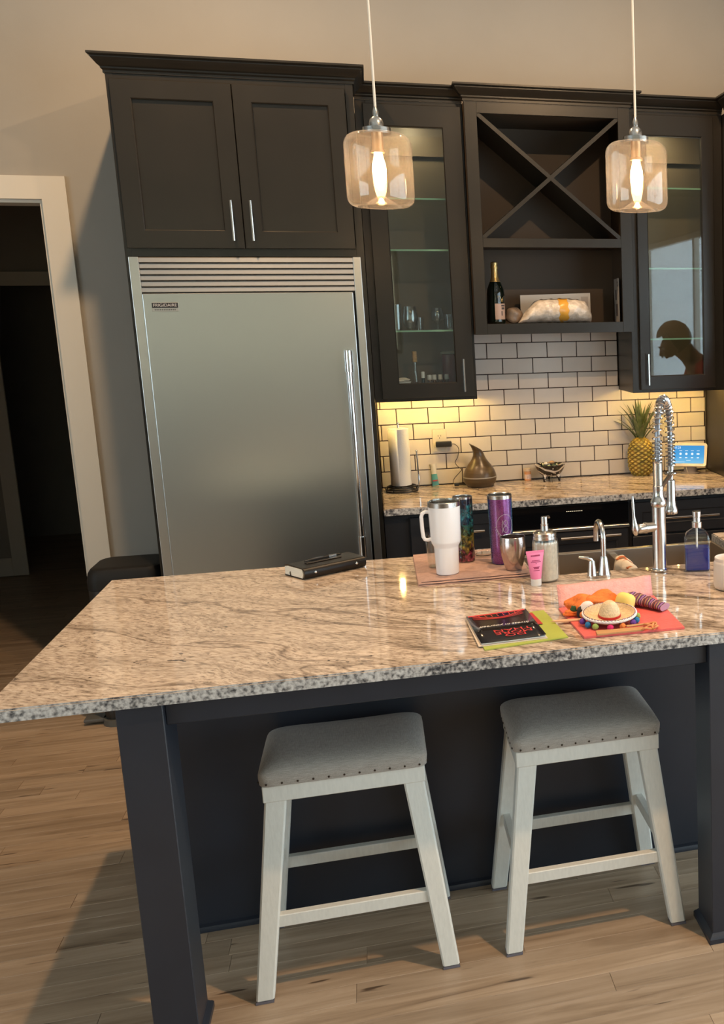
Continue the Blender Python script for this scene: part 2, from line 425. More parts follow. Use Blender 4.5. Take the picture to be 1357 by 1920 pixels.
# hall beyond the doorway
bm = new(); box(bm, -5, -2.73, 2.9, 3.0, -.05, 3); box(bm, -2.73, -1.72, 2.9, 3.0, 2.05, 3); box(bm, -1.72, -1.2, 2.9, 3.0, -.05, 3); struct('wall_hall', bm, WALL)
bm = new(); box(bm, -1.3, -1.2, .14, 2.9, -.05, 3); struct('wall_hall_right', bm, WALL)
bm = new(); box(bm, -5, -1.2, .14, 4.6, 3.0, 3.06); struct('ceiling_hall', bm, WALL)
bm = new(); box(bm, -5.0, -1.0, 4.5, 4.6, -.05, 3); box(bm, -1.2, -1.1, 3.0, 4.5, -.05, 3); struct('wall_far_room', bm, WALL)
def casing(name, x0, x1, ztop, y, w, t):
    bm = new()
    prof = [(0, 0), (0, -t * .75), (.012, -t), (w - .012, -t), (w, -t * .8), (w, 0)]
    box(bm, x0 - w, x0, y - t, y - .0005, 0, ztop); box(bm, x1, x1 + w, y - t, y - .0005, 0, ztop)
    box(bm, x0 - w, x1 + w, y - t, y - .0005, ztop, ztop + w)
    return struct(name, bm, TRIM)
casing('trim_1', -2.45, -1.535, 2.309, 0, .100, .02)
bm = new(); box(bm, -1.549, -1.5355, -.001, .141, 0, 2.308); box(bm, -2.4495, -2.436, -.001, .141, 0, 2.308); box(bm, -2.436, -1.549, -.001, .141, 2.294, 2.3085); struct('trim_2', bm, TRIM)
casing('trim_3', -2.64, -1.80, 2.035, 2.9, .094, .02)
bm = new(); box(bm, -5, -2.735, 2.878, 2.8995, .0, .13, .004); struct('baseboard_hall', bm, TRIM)
bm = new(); box(bm, -1.434, -1.116, -.016, -.0005, .0, .13, .004); struct('baseboard_back', bm, TRIM)

# floor: base + individual planks
bm = new(); box(bm, -5.1, 3.3, -9.1, 4.6, -.06, -.0075); floor = struct('floor', bm, OAK)
pw = .083
meshes = {}
def plank_mesh(L):
    k = round(L, 2)
    if k not in meshes:
        bm = new(); box(bm, 0, k - .0007, 0, pw - .0007, -.007, 0, .0009)
        me = bpy.data.meshes.new('plank'); bmesh.ops.recalc_face_normals(bm, faces=bm.faces); bm.to_mesh(me); bm.free(); me.materials.append(OAK); meshes[k] = me
    return meshes[k]
rnd = random.Random(4)
npl = 0
y = -3.70
while y < 2.4:
    if y < 0: xa, xb = -2.3 if y > -2.4 else -1.5, 1.25
    else: xa, xb = -2.9, -1.5
    if y > -2.3 and y < 0: xb = -.55
    x = xa - rnd.random() * .8
    while x < xb and npl < 298:
        L = rnd.choice((.72, .9, 1.08, 1.26, 1.5))
        o = bpy.data.objects.new('plank', plank_mesh(L)); COL.objects.link(o); o.parent = floor; o.location = (x, y, 0)
        x += L; npl += 1
    y += pw

# unseen rug and sofa added to darken the lower refrigerator reflection
t = thing('added_rug', 'dark charcoal rug added behind the camera to darken the refrigerator reflection', 'rug', (-1.2, -6.5, 0))
bm = new(); box(bm, -2.2, 2.0, -1.1, 1.3, -.0070, .012, .004); obj('pile', bm, P('charcoal_wool', (.02, .02, .022), .95, bump=.6, bscale=300), t, smooth=0)
bm = new(); RB = P('rug_binding', (.04, .035, .03), .9); box(bm, -2.22, -2.2, -1.1, 1.3, -.0070, .010); obj('binding', bm, RB, t, smooth=0)
bm = new(); box(bm, 2.0, 2.02, -1.1, 1.3, -.0070, .010); obj('binding', bm, RB, t, smooth=0)
SOFA = P('dark_sofa_cloth', (.025, .022, .022), .9, bump=.4, bscale=200)
t = thing('sofa', 'dark three-seat sofa added behind the camera to darken the refrigerator reflection', 'sofa', (-1.6, -8.35, 0))
bm = new(); box(bm, -1.5, 1.5, -.45, .50, .06, .30, .03, 3); obj('base', bm, SOFA, t)
bm = new(); box(bm, -1.5, 1.5, -.50, -.22, .301, .88, .06, 3); obj('backrest', bm, SOFA, t)
for k in range(3):
    bm = new(); box(bm, -1.28 + k * .86, -.435 + k * .86, -.218, .52, .302, .46, .04, 3); obj('seat_cushion', bm, SOFA, t)
for s_ in (-1, 1):
    bm = new(); box(bm, min(s_ * 1.5, s_ * 1.29), max(s_ * 1.5, s_ * 1.29), -.218, .50, .302, .64, .05, 3); obj('armrest', bm, SOFA, t)
    for y_ in (-.38, .42):
        bm = new(); lathe(bm, [(.02, 0), (.03, .06)], 12, (s_ * 1.4, y_, 0)); obj('leg', bm, BLACK, t)

# tiles on the back wall
bm = new(); box(bm, -.172, 1.563, -.004, -.0005, .914, 1.40); box(bm, .301, 1.077, -.004, -.0005, 1.40, 1.70); obj('grout_bed', bm, GROUT, wall_back, smooth=0)
TW, TH, Z0 = .1556, .0794, 1.3132
tile_me = {}
def tile(x0, x1, z0, z1):
    x0 += .0021; x1 -= .0021; z0 += .0021; z1 -= .0021
    if x1 - x0 < .006 or z1 - z0 < .006: return
    k = (round(x1 - x0, 4), round(z1 - z0, 4))
    if k not in tile_me:
        bm = new(); box(bm, 0, k[0], -.009, -.0035, 0, k[1], .0016)
        me = bpy.data.meshes.new('tile'); bmesh.ops.recalc_face_normals(bm, faces=bm.faces); bm.to_mesh(me); bm.free(); me.materials.append(TILE); tile_me[k] = me
    o = bpy.data.objects.new('tile', tile_me[k]); COL.objects.link(o); o.parent = wall_back
    o.location = (x0, 0, z0); o.rotation_euler = (R(rnd.uniform(-.25, .25)), 0, 0)
for r in range(-6, 6):
    z0, z1 = Z0 + r * TH, Z0 + (r + 1) * TH
    z0 = max(z0, .9145)
    if z1 - z0 < .006: continue
    off = 0 if r % 2 == 0 else .5
    for k in range(-2, 12):
        x0, x1 = (k + off) * TW, (k + off + 1) * TW
        lo, hi = (-.170, 1.562) if r < 1 else (.302, 1.076)
        top = 1.395 if r < 1 else 1.70
        if r == 0: top = Z0 + TH
        x0, x1 = max(x0, lo), min(x1, hi)
        if x1 > x0: tile(x0, x1, z0, min(z1, top))

# ------------------------------------------------------------------ cabinets
def frame_ring(bm, x0, x1, z0, z1, px0, px1, pz0, pz1, y, t, b=.0018, c=.004):
    rg = lambda a0, a1, c0, c1, yy: [bm.verts.new(q) for q in ((a0, yy, c0), (a1, yy, c0), (a1, yy, c1), (a0, yy, c1))]
    L_ = [rg(x0, x1, z0, z1, y + t), rg(x0, x1, z0, z1, y + b), rg(x0 + b, x1 - b, z0 + b, z1 - b, y),
          rg(px0 - c, px1 + c, pz0 - c, pz1 + c, y), rg(px0, px1, pz0, pz1, y + c), rg(px0, px1, pz0, pz1, y + t)]
    for a, q in zip(L_, L_[1:] + L_[:1]):
        for i in range(4): bm.faces.new((a[i], a[(i + 1) % 4], q[(i + 1) % 4], q[i]))

def shaker(parent, x0, x1, z0, z1, y, stile, m=CAB, t=.02, rail=None, glass=False, name='door', rec=.012):
    """door with its front face at y; frame proud of a recessed panel"""
    rail = rail or stile
    bm = new(); frame_ring(bm, x0, x1, z0, z1, x0 + stile, x1 - stile, z0 + rail, z1 - rail, y, t)
    d = obj(name, bm, m, parent, smooth=0)
    bm = new(); box(bm, x0 + stile - .004, x1 - stile + .004, y + rec, y + (rec + .004 if glass else t - .003), z0 + rail - .004, z1 - rail + .004)
    obj('pane' if glass else 'panel', bm, PANE if glass else m, d, smooth=0)
    return d

def pull(parent, p0, p1, out=.03, r=.0052):
    """bar pull between two end points, standing off towards -Y"""
    bm = new(); p0 = Vector(p0); p1 = Vector(p1); off = Vector((0, -out, 0))
    tube(bm, [p0 + off, p1 + off], r, 10)
    d = (p1 - p0)
    for t in (.17, .83):
        q = p0 + d * t; tube(bm, [q, q + off], r * .75, 8)
    o = obj('handle', bm, NICKEL, parent); o['label'] = 'brushed nickel bar pull'
    return o

CROWN = [(0, 0), (.006, 0), (.006, .010), (.012, .016), (.012, .022), (.022, .029), (.034, .044), (.040, .052), (.040, .056), (.050, .062), (.050, .070), (0, .070)]
def crown(parent, x0, x1, y, z, left=True, right=True, yl=0., yr=0.):
    """crown moulding along the front (facing -Y) with mitred returns"""
    bm = new()
    rings = []
    if left: rings.append([(x0 - p, yl, z + h) for p, h in CROWN])
    rings.append([(x0 - (p if left else 0), y - p, z + h) for p, h in CROWN])
    rings.append([(x1 + (p if right else 0), y - p, z + h) for p, h in CROWN])
    if right: rings.append([(x1 + p, yr, z + h) for p, h in CROWN])
    loft(bm, rings)
    return obj('crown_molding', bm, CAB, parent, smooth=25)

ZC = 2.73
# -- fridge surround
t = thing('refrigerator_cabinet', 'tall espresso wood surround with two shaker doors above the steel refrigerator', 'cabinet', (0, 0, 0))
bm = new(); YF = -.63
box(bm, -1.108, -1.088, YF, -.002, 0, ZC); box(bm, -.197, -.176, YF, -.002, 0, ZC)
box(bm, -1.088, -.197, YF + .02, -.002, ZC - .02, ZC)
box(bm, -1.088, -.197, YF + .02, -.002, 2.028, 2.046)
box(bm, -1.088, -.197, -.02, -.002, 2.046, ZC - .02)
obj('carcass', bm, CAB, t, smooth=0)
bm = new()
box(bm, -1.108, -1.082, YF - .002, YF + .018, 0, ZC, .001); box(bm, -.208, -.176, YF - .002, YF + .018, 0, ZC, .001)
box(bm, -1.084, -.206, YF - .001, YF + .018, 2.024, 2.07, .001); box(bm, -1.084, -.206, YF - .001, YF + .018, 2.69, ZC, .001)
obj('face_frame', bm, CAB, t, smooth=0)
YD = YF - .022
d = shaker(t, -1.094, -.650, 2.056, 2.707, YD, .074); pull(d, (-.687, YD, 2.085), (-.687, YD, 2.247))
d = shaker(t, -.647, -.210, 2.056, 2.707, YD, .072); pull(d, (-.612, YD, 2.085), (-.612, YD, 2.247))
crown(t, -1.108, -.176, YF, ZC, True, True, -.003, -.379)

# -- glass-door cabinets
def glass_cab(label, x0, x1, dx0, dx1, px0, px1, shelves, hinge, cl, cr):
    t = thing('glass_cabinet', label, 'cabinet', (0, 0, 0), group='glass-door wall cabinets')
    YU, zb = -.31, 1.372
    bm = new()
    box(bm, x0, x0 + .018, YU, -.002, zb, ZC); box(bm, x1 - .018, x1, YU, -.002, zb, ZC)
    box(bm, x0 + .018, x1 - .018, YU, -.002, ZC - .045, ZC); box(bm, x0 + .018, x1 - .018, YU, -.002, zb + .02, zb + .04)
    box(bm, x0 + .018, x1 - .018, YU, YU + .018, ZC - .11, ZC - .045)
    obj('carcass', bm, CAB, t, smooth=0)
    bm = new(); box(bm, x0 + .018, x1 - .018, -.016, -.012, zb + .04, ZC - .045)
    box(bm, x0 + .018, x1 - .018, -.034, -.016, 2.535, 2.56)  # strip added in place of a dark stripe reflected in the glass
    obj('back_panel', bm, CABIN, t, smooth=0)
    bm = new(); sw = max(dx0 - x0 + .012, .03)
    box(bm, x0, x0 + sw, YU - .018, YU, zb, ZC, .001); box(bm, x1 - max(x1 - dx1 + .012, .022), x1, YU - .018, YU, zb, ZC, .001)
    box(bm, x0 + sw, x1 - max(x1 - dx1 + .012, .022), YU - .018, YU, ZC - .05, ZC, .001); box(bm, x0 + sw, x1 - max(x1 - dx1 + .012, .022), YU - .018, YU, zb, zb + .03, .001)
    obj('face_frame', bm, CAB, t, smooth=0)
    y = YU - .040
    bm = new(); b = .0018
    z0, z1, pz0, pz1 = 1.388, 2.712, 1.458, 2.615
    frame_ring(bm, dx0, dx1, z0, z1, px0, px1, pz0, pz1, y, .02)
    d = obj('door', bm, CAB, t, smooth=0)
    bm = new(); box(bm, px0 - .004, px1 + .004, y + .010, y + .014, pz0 - .004, pz1 + .004); obj('pane', bm, PANE, d, smooth=0)
    pull(d, (hinge, y, 1.412), (hinge, y, 1.567))
    for z in shelves:
        bm = new(); box(bm, x0 + .019, x1 - .019, YU + .006, -.02, z - .008, z, .001); sf_ = obj('shelf', bm, SHELFG, t, smooth=0)
        bm = new(); box(bm, x0 + .019, x1 - .019, YU + .0035, YU + .0058, z - .0078, z - .0002); obj('polished_edge', bm, EDGEG, sf_, smooth=0)
    bm = new(); lathe(bm, [(.028, -.008), (.028, 0)], 16, ((px0 + px1) / 2, -.16, ZC - .0455)); obj('puck_light', bm, PUCKI, t)
    for k in range(3):
        bm = new(); lathe(bm, [(.008, -.006), (.008, 0)], 14, (x0 + .07 + (x1 - x0 - .14) * k / 2, -.17 if x0 < 0 else -.262, zb + .0195)); obj('puck_light', bm, PUCKE, t)
    crown(t, x0, x1, YU - .018, ZC, cl, cr)
    return t
glass_cab('left glass-door wall cabinet with glassware inside, beside the refrigerator', -.174, .300, -.140, .290, -.060, .203, (2.310, 2.078, 1.705), .240, False, False)
glass_cab('right glass-door wall cabinet, its shelves empty, above the pineapple', 1.078, 1.564, 1.115, 1.512, 1.170, 1.450, (2.380, 1.992, 1.642), 1.152, False, False)

# -- wine cabinet
t = thing('wine_cabinet', 'open espresso wine cabinet with a crossed bottle rack above a display shelf', 'cabinet', (0, 0, 0))
x0, x1, YW = .302, 1.076, -.40
bm = new()
box(bm, x0, x0 + .018, YW + .018, -.002, 1.679, ZC); box(bm, x1 - .018, x1, YW + .018, -.002, 1.679, ZC)
box(bm, x0 + .018, x1 - .018, YW + .018, -.002, ZC - .05, ZC); box(bm, x0 + .018, x1 - .018, YW + .018, -.002, 1.705, 1.727)
box(bm, x0 + .018, x1 - .018, YW + .018, -.002, 2.095, 2.115); box(bm, x0 + .018, x1 - .018, -.02, -.002, 1.727, ZC - .05)
obj('carcass', bm, WINEIN, t, smooth=0)
bm = new()
box(bm, x0, .358, YW, YW + .018, 1.679, ZC, .001); box(bm, 1.019, x1, YW, YW + .018, 1.679, ZC, .001)
for a, b_ in ((1.679, 1.729), (2.082, 2.124), (2.679, ZC)): box(bm, .3575, 1.0195, YW + .0003, YW + .018, a, b_, .001)
obj('face_frame', bm, CAB, t, smooth=0)
cx, cz = (.358 + 1.019) / 2, (2.124 + 2.679) / 2
for s in (1, -1):
    bm = new(); a = Vector((.358, 0, 2.124 if s > 0 else 2.679)); c = Vector((1.019, 0, 2.679 if s > 0 else 2.124))
    d = (c - a).normalized(); n = Vector((-d.z, 0, d.x)) * .009
    yy0, yy1 = (YW + .004, -.022) if s > 0 else (YW + .0045, -.0222)
    pts = [a + n, a - n, c - n, c + n]
    lo = [(p.x, yy0, p.z) for p in pts]; hi = [(p.x, yy1, p.z) for p in pts]
    hexa(bm, lo, hi); obj('rack_slat', bm, CAB, t, smooth=0)
crown(t, x0, x1, YW, ZC, True, True, -.379, -.379)

# -- right tall cabinet whose side closes the counter
t = thing('pantry_cabinet', 'tall espresso pantry cabinet closing the right end of the back counter', 'cabinet', (0, 0, 0))
bm = new(); box(bm, 1.566, 2.30, -.61, -.002, 0, ZC, .001); obj('carcass', bm, CAB, t, smooth=0)
bm = new()
rings = [[(1.566 - p, -.385, ZC + h) for p, h in CROWN], [(1.566 - p, -.61 - p, ZC + h) for p, h in CROWN], [(2.30, -.61 - p, ZC + h) for p, h in CROWN]]
loft(bm, rings); obj('crown_molding', bm, CAB, t, smooth=25)
d = shaker(t, 1.575, 1.93, .12, 2.70, -.632, .075); pull(d, (1.90, -.632, 1.0), (1.90, -.632, 1.2))
d = shaker(t, 1.934, 2.29, .12, 2.70, -.632, .075); pull(d, (1.965, -.632, 1.0), (1.965, -.632, 1.2))

# -- base cabinets
def base_cab(name, label, x0, x1, fronts, fx0, fx1, pulls):
    t = thing(name, label, 'cabinet', (0, 0, 0), group='base cabinets under the back counter')
    bm = new(); box(bm, x0, x1, -.608, -.012, .10, .8835); box(bm, x0, x1, -.53, -.012, 0, .10); obj('carcass', bm, ISL2, t, smooth=0)
    for (z0, z1), pl in zip(fronts, pulls):
        d = shaker(t, fx0, fx1, z0, z1, -.63, .052, m=ISL2, name='drawer', rec=.007)
        if pl: pull(d, (pl[0], -.63, pl[2]), (pl[1], -.63, pl[2]), .03, .0055)
    return t
ISL2 = P('charcoal_base_paint', (.020, .020, .023), .36, noise=.08, nscale=8)
base_cab('base_cabinet', 'charcoal base cabinet at the left end of the back counter, by the refrigerator', -.172, .384, ((.64, .862), (.38, .63), (.12, .37)), -.060, .372, ((.03, .27, .785), (.03, .27, .52), (.03, .27, .26)))
base_cab('base_cabinet', 'charcoal base cabinet below the pineapple, right of the microwave drawer', .972, 1.564, ((.705, .862), (.42, .695), (.12, .41)), .985, 1.552, ((1.14, 1.42, .782), (1.14, 1.42, .57), (1.14, 1.42, .27)))
t = thing('microwave_drawer', 'black glass microwave drawer with steel strip set under the back counter', 'oven', (0, 0, 0))
bm = new(); box(bm, .386, .970, -.61, -.05, .10, .8832); box(bm, .386, .970, -.53, -.05, 0, .10); obj('body', bm, BLACK, t, smooth=0)
bm = new(); box(bm, .390, .966, -.634, -.612, .765, .876, .004, 2); gl = obj('glass_panel', bm, BLKGLASS, t)
bm = new(); box(bm, .390, .966, -.642, -.611, .748, .7635, .002); obj('steel_strip', bm, STEEL, t)
bm = new()
for i in range(9): box(bm, .66 + i * .009, .665 + i * .009, -.6352, -.6335, .842, .845)
o = obj('display', bm, emis('oven_display', (.9, .75, .5), 1.2), gl, smooth=0)
shaker(t, .396, .960, .12, .492, -.632, .06, m=ISL2, name='drawer', rec=.007)
d = shaker(t, .396, .960, .50, .742, -.632, .06, m=ISL2, name='drawer', rec=.007); pull(d, (.625, -.632, .718), (.918, -.632, .718), .03, .0055)

# -- back counter
def slab(name, poly, z0, z1, label, bev=.004):
    t = thing(name, label, 'counter', (0, 0, 0))
    bm = new(); prism(bm, poly, z0, z1)
    es = [e for e in bm.edges if all(abs(v.co.z - z1) < 1e-5 for v in e.verts)]
    bmesh.ops.bevel(bm, geom=es, offset=bev, segments=2, affect='EDGES')
    bmesh.ops.recalc_face_normals(bm, faces=bm.faces)
    me_obj = obj('top', bm, GRAN, t, smooth=30)
    me_obj.data.materials.append(EDGE)
    for p in me_obj.data.polygons:
        if abs(p.normal.z) < .8: p.material_index = 1
    return t
slab('back_countertop', [(-.172, -.658), (1.565, -.658), (1.565, -.0105), (-.172, -.0105)], .884, .914, 'long granite counter along the tiled back wall')

# ------------------------------------------------------------------ refrigerator
t = thing('refrigerator', 'tall stainless steel refrigerator with louvred grille and long bar handle', 'refrigerator', (0, 0, 0))
bm = new(); box(bm, -1.075, -.215, -.61, -.03, .02, 2.018); obj('body', bm, BLACK, t, smooth=0)
YT = -.66
bm = new()
box(bm, -1.0935, -1.056, YT, -.634, 0, 2.022, .003, 2); box(bm, -.226, -.1935, YT, -.634, 0, 2.022, .003, 2)
obj('trim_frame', bm, STEEL, t)
for i in range(6):
    z = 1.879 + i * .0240
    bm = new()
    prof = [(YT + .03, z), (YT + .004, z), (YT + .001, z + .002), (YT + .0062, z + .0185), (YT + .011, z + .0222), (YT + .03, z + .0222)]
    prism(bm, prof, -1.0555, -.2265, 'x'); obj('grille_slat', bm, STEEL, t, smooth=0)
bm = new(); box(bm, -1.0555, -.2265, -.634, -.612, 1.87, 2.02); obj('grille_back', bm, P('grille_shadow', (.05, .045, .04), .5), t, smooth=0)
bm = new(); box(bm, -1.054, -.2345, -.678, -.614, .06, 1.874, .004, 2); dr = obj('door', bm, FRIDGE, t)
bm = new(); box(bm, -1.052, -.2285, -.655, -.613, .0, .055, .002); obj('kick_plate', bm, BLACK, t, smooth=0)
bm = new()
hx, hy = -.272, -.735
tube(bm, [(hx, hy, .735), (hx, hy, 1.625)], .0125, 16)
hd = obj('handle', bm, CHROME, t); hd['label'] = 'long polished steel bar handle'
for z0, z1 in ((.722, .815), (1.537, 1.628)):
    bm = new(); tube(bm, [(hx, hy, z0), (hx, hy, z1)], .0165, 18); c = obj('handle_collar', bm, CHROME, hd)
    bm = new(); tube(bm, [(hx, hy, (z0 + z1) / 2), (hx, -.677, (z0 + z1) / 2)], .011, 12); obj('handle_post', bm, CHROME, hd)
bm = new(); box(bm, -1.022, -.922, -.6815, -.6778, 1.802, 1.838, .0008); bd = obj('badge', bm, P('badge_silver', (.45, .44, .42), .35, .8), dr)
bm = new(); box(bm, -1.0205, -.9235, -.6825, -.6814, 1.8165, 1.8368); bk = obj('badge_band', bm, P('badge_black', (.012, .011, .013), .3), t, smooth=0)
text('badge_lettering', 'FRIGIDAIRE', .0175, P('badge_letters', (.50, .48, .47), .4), t, (-.972, -.6828, 1.8267), (R(90), 0, 0), .0003)
bm = new()
for k in range(12): box(bm, -1.012 + k * .0067, -1.0075 + k * .0067, -.6821, -.6814, 1.8065, 1.8115)
o = obj('badge_small_print', bm, P('badge_small_letters', (.08, .08, .08), .5), bd, smooth=0); o['kind'] = 'stuff'

# trash can beside the refrigerator
t = thing('trash_can', 'black round-cornered trash can on the floor left of the refrigerator', 'trash can', (-1.275, -.40, 0))
bm = new()
rings = []
for z, s in ((.03, .95), (.06, .98), (.60, 1.0), (.62, 1.0)):
    rings.append([(u * s, v * s, z) for u, v in rrect(.15, .145, .05)])
loft(bm, rings); obj('body', bm, P('matte_black_can', (.016, .015, .013), .45), t)
bm = new()
rings = [[(u * s, v * s, z) for u, v in rrect(.152, .147, .052)] for z, s in ((.622, 1.0), (.66, 1.0), (.69, .97), (.708, .90), (.715, .78))]
loft(bm, rings); obj('lid', bm, P('black_lid', (.012, .011, .010), .55, spec=.3), t)
bm = new(); loft(bm, [[(u, v, z) for u, v in rrect(.155, .15, .055)] for z in (.0, .03)]); obj('base_ring', bm, P('grey_can_base', (.10, .10, .09), .4), t)
bm = new(); box(bm, -.235, -.14, -.10, -.02, .012, .03, .006, 2); obj('pedal', bm, P('grey_pedal', (.10, .10, .095), .5), t)

# ------------------------------------------------------------------ kitchen island
t = thing('kitchen_island', 'navy charcoal kitchen island body with square corner posts and panelled back', 'island', (0, 0, 0))
bm = new(); box(bm, -.775, 2.10, -2.385, -2.16, .0, .883); box(bm, -.775, .26, -2.16, -1.72, .09, .883); box(bm, 1.06, 2.10, -2.16, -1.72, .09, .883); box(bm, .26, 1.06, -2.16, -1.72, .09, .64)
box(bm, -.75, 2.08, -2.15, -1.78, 0, .09)
obj('carcass', bm, ISL, t, smooth=0)
bm = new(); prism(bm, [(-2.385, 0), (-2.401, 0), (-2.401, .008), (-2.397, .016), (-2.385, .020)], -.775, 2.10, 'x'); obj('shoe_molding', bm, ISL, t)
for xa, xb in ((-.7955, -.6965), (.633, .732)):
    ya, yb = -2.912, -2.778
    bm = new(); box(bm, xa, xb, ya, yb, 0, .8835, .002); po = obj('post', bm, ISL, t, smooth=0)
    bm = new()
    ring = lambda o, z: [(xa - o, ya - o, z), (xb + o, ya - o, z), (xb + o, yb + o, z), (xa - o, yb + o, z)]
    loft(bm, [ring(.012, 0), ring(.012, .014), ring(.008, .020), ring(.005, .022), ring(.0002, .028)]); obj('base_molding', bm, ISL, po, smooth=25)
bm = new(); box(bm, -.6965, .633, -2.890, -2.80, .822, .8835, .002); obj('apron_rail', bm, ISL, t, smooth=0)
bm = new(); box(bm, -.7955, -.715, -2.778, -2.385, .822, .8833, .002); obj('apron_rail', bm, ISL, t, smooth=0)
bm = new(); box(bm, .735, 2.1, -2.890, -2.80, .822, .8835, .002); obj('apron_rail', bm, ISL, t, smooth=0)
for xa, xb in ((-.73, -.08), (-.06, .25)):
    d = shaker(t, xa, xb, .12, .86, -1.70, .06, m=ISL)
    d.scale = (1, 1, 1)

slab('island_countertop', [(-1.058, -2.925), (2.15, -2.925), (2.15, -1.680), (1.045, -1.680), (1.045, -2.145), (.285, -2.145), (.285, -1.680), (-1.058, -1.680)], .884, .914, 'large granite island counter with dark veins and rough grey edge', .004)

# sink
SINK = steel('sink_steel', (.54, .48, .41), .34, (60, 1, 1), .05)  # steel tinted tan for warm light reflected from floor and cabinets
t = thing('apron_sink', 'stainless double apron sink set into the back of the island', 'sink', (0, 0, 0))
bm = new()
X0, X1, Y0, Y1, ZT, ZB = .275, 1.052, -2.150, -1.672, .8835, .66
w = .016
box(bm, X0, X1, Y0, Y1, ZB - .01, ZB)
box(bm, X0, X1, Y1 - .03, Y1, ZB, ZT, .004, 2); box(bm, X0, X1, Y0, Y0 + w, ZB, ZT)
box(bm, X0, X0 + w, Y0 + w, Y1 - .03, ZB, ZT); box(bm, X1 - w, X1, Y0 + w, Y1 - .03, ZB, ZT)
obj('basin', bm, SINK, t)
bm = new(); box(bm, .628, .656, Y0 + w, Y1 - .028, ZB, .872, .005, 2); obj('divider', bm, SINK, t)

# towel over the divider
def towel_mat():
    m, nt, b, N, L = mat('printed_towel')
    tc = N.new('ShaderNodeTexCoord')
    n = N.new('ShaderNodeTexNoise'); n.inputs['Scale'].default_value = 22; n.inputs['Detail'].default_value = 2; L.new(tc.outputs['Object'], n.inputs['Vector'])
    r = ramp(N, [(.40, (.70, .60, .48)), (.55, (.70, .60, .48)), (.58, (.55, .16, .04)), (.66, (.40, .09, .03)), (.70, (.12, .10, .05))]); L.new(n.outputs['Fac'], r.inputs['Fac'])
    L.new(r.outputs[0], b.inputs['Base Color']); b.inputs['Roughness'].default_value = .9
    return m
bm = new(); prof = []
for i in range(13):
    a = math.pi * i / 12
    prof.append((.642 + -.024 * math.cos(a), .866 + .022 * math.sin(a)))
prof = [(.612, .76)] + [(.614, .82)] + prof + [(.670, .82), (.672, .74)]
nY = 14
rows = []
for j in range(nY + 1):
    y = -2.10 + .26 * j / nY
    wv = .004 * math.sin(j * 1.3)
    rows.append([bm.verts.new((px + wv * (1 if k > 5 else -1) + (.003 * math.sin(j * .8 + k)), y, pz + (.003 * math.sin(j * 1.1 + k * .5)))) for k, (px, pz) in enumerate(prof)])
for a, b_ in zip(rows, rows[1:]):
    for k in range(len(prof) - 1): bm.faces.new((a[k], a[k + 1], b_[k + 1], b_[k]))
o = obj('dish_towel', bm, towel_mat(), smooth=60); tag(o, 'cream dish towel with orange print draped over the sink divider', 'towel')
md = o.modifiers.new('thick', 'SOLIDIFY'); md.thickness = .004; md.offset = 1

# ------------------------------------------------------------------ stools
LINEN = None
def linen():
    m, nt, b, N, L = mat('grey_linen')
    tc = N.new('ShaderNodeTexCoord')
    acc = None
    for sc in ((40, 900, 900), (900, 40, 900)):
        mp = N.new('ShaderNodeMapping'); mp.inputs['Scale'].default_value = sc; L.new(tc.outputs['Object'], mp.inputs['Vector'])
        n = N.new('ShaderNodeTexNoise'); n.inputs['Scale'].default_value = 1; n.inputs['Detail'].default_value = 2; L.new(mp.outputs[0], n.inputs['Vector'])
        if acc is None: acc = n.outputs['Fac']
        else:
            a = N.new('ShaderNodeMath'); a.operation = 'ADD'; L.new(acc, a.inputs[0]); L.new(n.outputs['Fac'], a.inputs[1]); acc = a.outputs[0]
    r = ramp(N, [(.35, (.225, .195, .165)), (.65, (.43, .38, .33))])
    h = N.new('ShaderNodeMath'); h.operation = 'MULTIPLY'; h.inputs[1].default_value = .5; L.new(acc, h.inputs[0]); L.new(h.outputs[0], r.inputs['Fac'])
    L.new(r.outputs[0], b.inputs['Base Color']); b.inputs['Roughness'].default_value = .85
    b.inputs['Sheen Weight'].default_value = .25
    bp = N.new('ShaderNodeBump'); bp.inputs['Strength'].default_value = .35; bp.inputs['Distance'].default_value = .0012; L.new(h.outputs[0], bp.inputs['Height']); L.new(bp.outputs[0], b.inputs['Normal'])
    return m
LINEN = linen()
WASH = P('whitewashed_wood', (.66, .645, .59), .45, noise=.045, nscale=30, stretch=(5, 5, 1.2), bump=.08, bscale=60)
PAD = P('felt_pad', (.33, .31, .29), .8)
NAIL = P('bronze_nail', (.05, .035, .025), .35, .8)
